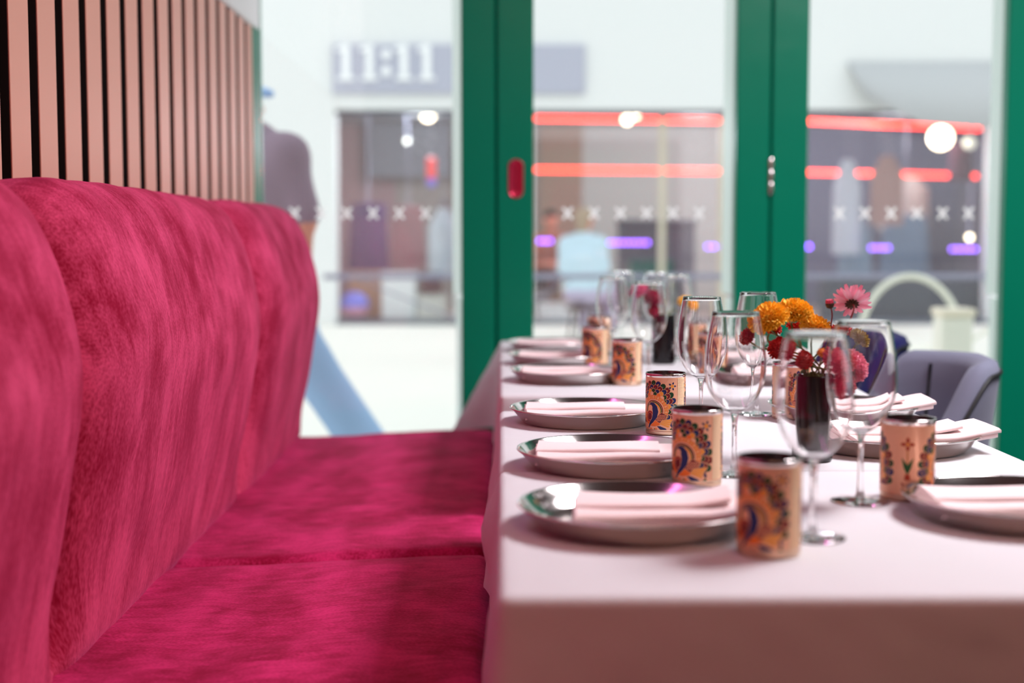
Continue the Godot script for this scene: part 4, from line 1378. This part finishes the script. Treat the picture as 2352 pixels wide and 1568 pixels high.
func _ready() -> void:
	rng.seed = 7
	# ---- camera
	var cam := Camera3D.new()
	cam.name = "camera"
	var ca := CameraAttributesPhysical.new()
	ca.frustum_focal_length = 50.0
	ca.frustum_focus_distance = 2.3
	ca.frustum_near = 0.05
	ca.frustum_far = 200.0
	ca.exposure_aperture = 2.2
	cam.attributes = ca
	add_child(cam)
	cam.position = Vector3(0, 1.09, 0)
	cam.rotation_degrees = Vector3(-4.36, -0.465, 0)
	cam.fov = rad_to_deg(2.0 * atan(784.0 / 3200.0))
	cam.current = true
	# ---- sky, air and exposure
	var we := WorldEnvironment.new()
	we.name = "environment"
	var env := Environment.new()
	env.background_mode = Environment.BG_SKY
	var sky := Sky.new()
	var sm := ProceduralSkyMaterial.new()
	sm.sky_top_color = Color(0.90, 0.94, 0.96)
	sm.sky_horizon_color = Color(0.97, 0.98, 0.985)
	sm.ground_bottom_color = Color(0.80, 0.80, 0.80)
	sm.ground_horizon_color = Color(0.92, 0.93, 0.95)
	sky.sky_material = sm
	env.sky = sky
	env.background_energy_multiplier = 1.45
	env.tonemap_mode = Environment.TONE_MAPPER_LINEAR
	env.tonemap_exposure = 1.12
	env.sdfgi_enabled = true
	env.ssao_enabled = true
	env.ssil_enabled = true
	we.environment = env
	add_child(we)
	# ---- lights of the room
	make_materials()
	var panel := thing("unseen_ceiling_light", "long magenta ceiling light above the bench", "light", Vector3(-0.72, 2.86, -2.2))
	obj("diffuser", box(Vector3(-0.03, -0.02, -1.6), Vector3(0.03, 0.03, 1.6), 0.004), glow(Color(1.0, 0.45, 0.78), 0.6), panel)
	area("unseen_area_light", Vector3(-0.72, 2.82, -2.2), Vector3(-0.2, 0.0, -2.2), Vector2(0.06, 3.2), Color(1.0, 0.55, 0.88), 0.4)
	var panel2 := thing("unseen_ceiling_light", "added unseen fill light at the ceiling right of the tables", "light", Vector3(1.75, 2.86, -2.5))  # fill light added to make up for weak daylight, not a room lamp
	obj("diffuser", box(Vector3(-0.4, -0.03, -0.6), Vector3(0.4, 0.03, 0.6), 0.004), glow(Color(1.0, 0.92, 0.86), 0.6), panel2)
	area("unseen_area_light", Vector3(1.75, 2.82, -2.5), Vector3(1.75, 0.0, -2.5), Vector2(0.8, 1.2), Color(0.99, 0.97, 0.99), 11.0)
	for p in [[0.25, 0.25, 0.9, "small ceiling spot behind the camera on the left"], [0.7, 0.1, 0.9, "small ceiling spot behind the camera in the middle"], [1.6, 0.25, 0.9, "small ceiling spot behind the camera on the right"]]:
		spot(Vector3(p[0], 2.79, p[1]), p[3], p[2])
	# ---- structure
	room()
	doors()
	slat_panel()
	banquette()
	# ---- tables
	table("nearest table under its pale cloth", Vector2(-0.004, -2.0), Vector2(0.80, -1.288), 0.748)
	table("second table joined to the nearest one", Vector2(-0.004, -2.697), Vector2(0.80, -2.002), 0.748)
	table("far table by the glazed doors", Vector2(-0.004, -4.495), Vector2(0.80, -2.966), 0.748)
	tablecloth("pale pink cloth over the nearest table", Vector2(-0.004, -1.999), Vector2(0.80, -1.288), 0.750, 0.25, [0.02, 0.03, 0.0, 0.0], 4, 0.022, -1.999)
	tablecloth("pale pink cloth over the second table, joined to the nearest", Vector2(-0.004, -2.697), Vector2(0.80, -2.002), 0.7495, 0.25, [0.0, 0.0, 0.03, 0.015], 9, 0.0, -2.002)
	tablecloth("pale cloth over the far table, its corner flaring out by the bench end", Vector2(-0.004, -4.495), Vector2(0.80, -2.966), 0.750, 0.260, [0.01, 0.02, 0.05, 0.14], 14)
	lay_tables()
	# ---- chairs across the tables
	tub_chair("grey velvet tub chair with dark piping nearest on the right", Vector3(0.885, 0, -3.22), 0.1, M.grey_velvet)
	tub_chair("navy velvet tub chair behind the grey one", Vector3(0.90, 0, -3.98), 0.1, M.navy_velvet)
	# ---- outside
	street()

func lay_tables() -> void:
	make_print()
	var top := 0.7502
	var cup := make_cup()
	var face_cam := 0.0
	var cups := [
		[0.287, -1.472, 0.0, "frontmost peacock tumbler, blurred, beside the nearest plate"],
		[0.269, -1.890, 0.0, "second peacock tumbler back, beside the second plate"],
		[0.284, -2.384, 0.0, "sharply focused peacock tumbler beside the third plate"],
		[0.288, -3.163, 0.0, "first peacock tumbler on the far table"],
		[0.245, -3.598, 0.0, "second peacock tumbler on the far table, left of the others"],
		[0.290, -4.090, 0.0, "farthest peacock tumbler, beside the last plate"],
		[0.527, -1.785, 1.0, "tumbler with a potted flower motif left of the right hand plate"],
		[0.540, -2.576, 0.35, "tumbler behind the flower vase on the second table"],
		[0.532, -3.790, 0.6, "tumbler right of the farther dark vase"],
		[0.512, -3.370, 0.8, "tumbler in front of the farther dark vase, on its right"],
	]
	for i in cups.size():
		var c = cups[i]
		var o: Node3D = cup if i == 0 else dup(cup, "tumbler", Vector3.ZERO, 0.0, "")
		o.position = Vector3(c[0], top, c[1])
		# the print's u runs with the angle from +x towards +z; turn so that the peacock (or the pot) looks at the doorway side of the room
		o.rotation.y = deg_to_rad(178.0 if c[2] == 0.0 else -61.0 if c[2] == 1.0 else c[2] * 200.0)
		o.set_meta("label", c[3])
	var glass := make_wine_glass()
	var glasses := [
		[0.351, -1.545, "frontmost wine glass behind the blurred front tumbler"],
		[0.332, -1.962, "wine glass right of the second tumbler, its bowl before the flowers"],
		[0.353, -2.440, "wine glass right of the focused tumbler"],
		[0.487, -2.632, "wine glass behind the yellow flowers on the second table"],
		[0.459, -1.757, "wine glass left of the potted flower tumbler"],
		[0.344, -3.230, "nearest wine glass on the far table"],
		[0.292, -3.640, "leftmost wine glass on the far table"],
		[0.482, -3.800, "wine glass just right of the farther dark vase"],
		[0.455, -4.080, "wine glass behind the farther dark vase"],
		[0.365, -4.200, "farthest wine glass near the doors"],
	]
	for i in glasses.size():
		var g = glasses[i]
		var o: Node3D = glass if i == 0 else dup(glass, "wine_glass", Vector3.ZERO, 0.0, "")
		o.position = Vector3(g[0], top, g[1])
		o.set_meta("label", g[2])
	var plate := make_plate()
	var plates := [
		[0.160, -1.613, "nearest round steel plate on the bench side"],
		[0.164, -2.034, "second steel plate from the front on the bench side"],
		[0.157, -2.529, "third steel plate from the front on the bench side"],
		[0.162, -3.251, "first steel plate on the far table, bench side"],
		[0.160, -3.685, "middle steel plate on the far table, bench side"],
		[0.160, -4.115, "last steel plate on the far table, bench side"],
		[0.628, -1.655, "steel plate cut off by the right edge, nearest of the chair side"],
		[0.622, -2.205, "steel plate by the table edge in front of the grey chair"],
		[0.640, -2.580, "steel plate behind the one by the table edge, chair side"],
		[0.620, -3.240, "nearest steel plate of the far table, chair side"],
		[0.640, -3.680, "middle steel plate of the far table, chair side"],
		[0.630, -4.120, "last steel plate of the far table, chair side"],
	]
	var nap := ["across the nearest bench side plate", "across the second bench side plate", "across the third bench side plate", "on the far table's first bench side plate", "on the far table's middle bench side plate", "on the far table's last bench side plate", "on the plate cut off by the right edge", "overhanging the plate in front of the grey chair", "overhanging the plate behind the right hand tumbler", "on the far table's nearest chair side plate", "on the far table's middle chair side plate", "on the far table's last chair side plate"]
	for i in plates.size():
		var p = plates[i]
		var o: Node3D = plate if i == 0 else dup(plate, "plate", Vector3.ZERO, 0.0, "")
		o.position = Vector3(p[0], top, p[1])
		o.set_meta("label", p[2])
		var over: bool = i == 0 or i >= 7
		napkin(Vector3(p[0] + (0.02 if over else 0.0), top + 0.0035, p[1]), -0.06 + 0.03 * (i % 4), "folded pale pink napkin " + nap[i], 0.018 if over else 0.0, 0.016 if over else 0.0)
	flowers()

func flowers() -> void:
	var va := Vector3(0.472, 0.7502, -2.09)
	make_vase(va, "dark glass vase of yellow, red and pink flowers")
	var g := "flowers in the nearer dark vase"
	var yellow := Color(1.0, 0.76, 0.20)
	var amber := Color(1.0, 0.86, 0.36)
	var red := Color(0.62, 0.03, 0.05)
	var scarlet := Color(0.80, 0.10, 0.08)
	var list := [
		[Vector3(0.4005, 0.966, -2.08), Vector3(-0.45, 1, 0.25), 0.0285, yellow, amber, "large yellow pompon flower furthest left of the three yellow ones", 230],
		[Vector3(0.4460, 0.974, -2.11), Vector3(0.1, 1, 0.15), 0.0265, yellow, amber, "large yellow pompon flower in the middle, highest of the three", 230],
		[Vector3(0.4760, 0.953, -2.10), Vector3(0.25, 1, 0.2), 0.0220, yellow, amber, "smaller yellow pompon flower right of the two large ones", 190],
		[Vector3(0.3740, 0.937, -2.10), Vector3(-0.7, 0.6, 0.4), 0.0135, red, scarlet, "small red flower at the far left of the bunch", 110],
		[Vector3(0.4160, 0.922, -2.07), Vector3(-0.4, 0.5, 0.8), 0.0165, red, scarlet, "dark red flower hanging below the left yellow one", 120],
		[Vector3(0.4200, 0.946, -2.14), Vector3(0.1, 1, 0.3), 0.0130, scarlet, Color(0.9, 0.22, 0.08), "scarlet flower half hidden behind the left yellow one", 100],
		[Vector3(0.4620, 0.950, -2.16), Vector3(0.2, 1, 0.3), 0.0170, scarlet, Color(0.9, 0.22, 0.08), "scarlet flower between the two right yellow ones", 110],
		[Vector3(0.5080, 0.945, -2.12), Vector3(0.2, 1, 0.2), 0.0120, scarlet, red, "small scarlet flower under the pink bud", 90],
		[Vector3(0.5290, 0.944, -2.150), Vector3(0.3, 1, 0.1), 0.0130, scarlet, red, "small scarlet flower under the pink daisy", 90],
		[Vector3(0.4480, 0.905, -2.06), Vector3(-0.1, 0.6, 0.8), 0.0150, red, scarlet, "low dark red flower just above the vase mouth", 110],
		[Vector3(0.5430, 0.935, -2.10), Vector3(0.6, 0.9, 0.2), 0.0165, Color(0.62, 0.52, 0.18), Color(0.70, 0.62, 0.28), "olive yellow flower drooping to the right", 130],
		[Vector3(0.4820, 0.915, -2.07), Vector3(0.1, 0.9, 0.4), 0.0090, Color(0.90, 0.50, 0.10), amber, "tiny orange flower low in the middle of the bunch", 70],
		[Vector3(0.5020, 0.905, -2.05), Vector3(0.3, 0.6, 0.7), 0.0230, Color(0.82, 0.32, 0.42), Color(0.92, 0.48, 0.56), "deep pink carnation low at the right of the vase", 150],
		[Vector3(0.5320, 0.895, -2.08), Vector3(0.8, 0.5, 0.5), 0.0240, Color(0.90, 0.52, 0.62), Color(0.95, 0.66, 0.74), "light pink carnation furthest right by the vase", 150],
		[Vector3(0.5080, 0.868, -2.05), Vector3(0.6, 0.2, 0.8), 0.0200, Color(0.78, 0.14, 0.30), Color(0.90, 0.30, 0.44), "crimson carnation lowest beside the vase", 130],
	]
	var i := 0
	for f in list:
		var a := i * 2.4
		pompon("pompon_flower", f[5], f[0], f[1], f[2], f[3], f[4], va + Vector3(cos(a) * 0.016, 0.132, sin(a) * 0.016), va + Vector3(-cos(a) * 0.012, 0.012, -sin(a) * 0.012), g, f[6], 0.66)
		i += 1
	daisy("pink daisy seen from below, tallest flower of the bunch", Vector3(0.5310, 0.987, -2.10), Vector3(0.16, 0.62, -0.75), va + Vector3(0.016, 0.132, 0.004), va + Vector3(-0.01, 0.012, 0.0))
	bud("closed pink bud on a thin stem left of the pink daisy", Vector3(0.4975, 0.985, -2.10), Vector3(-0.15, 1, 0.1), va + Vector3(0.010, 0.132, -0.006), va + Vector3(0.0, 0.012, 0.01))
	var vb := Vector3(0.432, 0.7502, -3.68)
	make_vase(vb, "dark glass vase of blurred flowers on the far table")
	var far := [
		[Vector3(0.366, 0.945, -3.68), Vector3(-0.5, 1, 0.3), 0.024, Color(0.85, 0.35, 0.55), Color(0.92, 0.5, 0.66), "blurred pink flower furthest left on the far table"],
		[Vector3(0.404, 0.925, -3.66), Vector3(0.0, 1, 0.4), 0.028, Color(0.55, 0.04, 0.20), Color(0.70, 0.12, 0.32), "blurred dark magenta flower above the farther vase"],
		[Vector3(0.404, 0.893, -3.65), Vector3(0.0, 0.4, 0.9), 0.016, Color(0.60, 0.05, 0.22), Color(0.72, 0.12, 0.34), "small magenta flower below the dark magenta one"],
		[Vector3(0.494, 0.910, -3.68), Vector3(0.4, 1, 0.2), 0.025, yellow, amber, "blurred yellow flower on the far table"],
	]
	for f in far:
		var a2 := i * 2.4
		pompon("pompon_flower", f[5], f[0], f[1], f[2], f[3], f[4], vb + Vector3(cos(a2) * 0.016, 0.132, sin(a2) * 0.016), vb + Vector3(-cos(a2) * 0.012, 0.012, -sin(a2) * 0.012), "flowers in the farther dark vase", 120, 0.66)
		i += 1
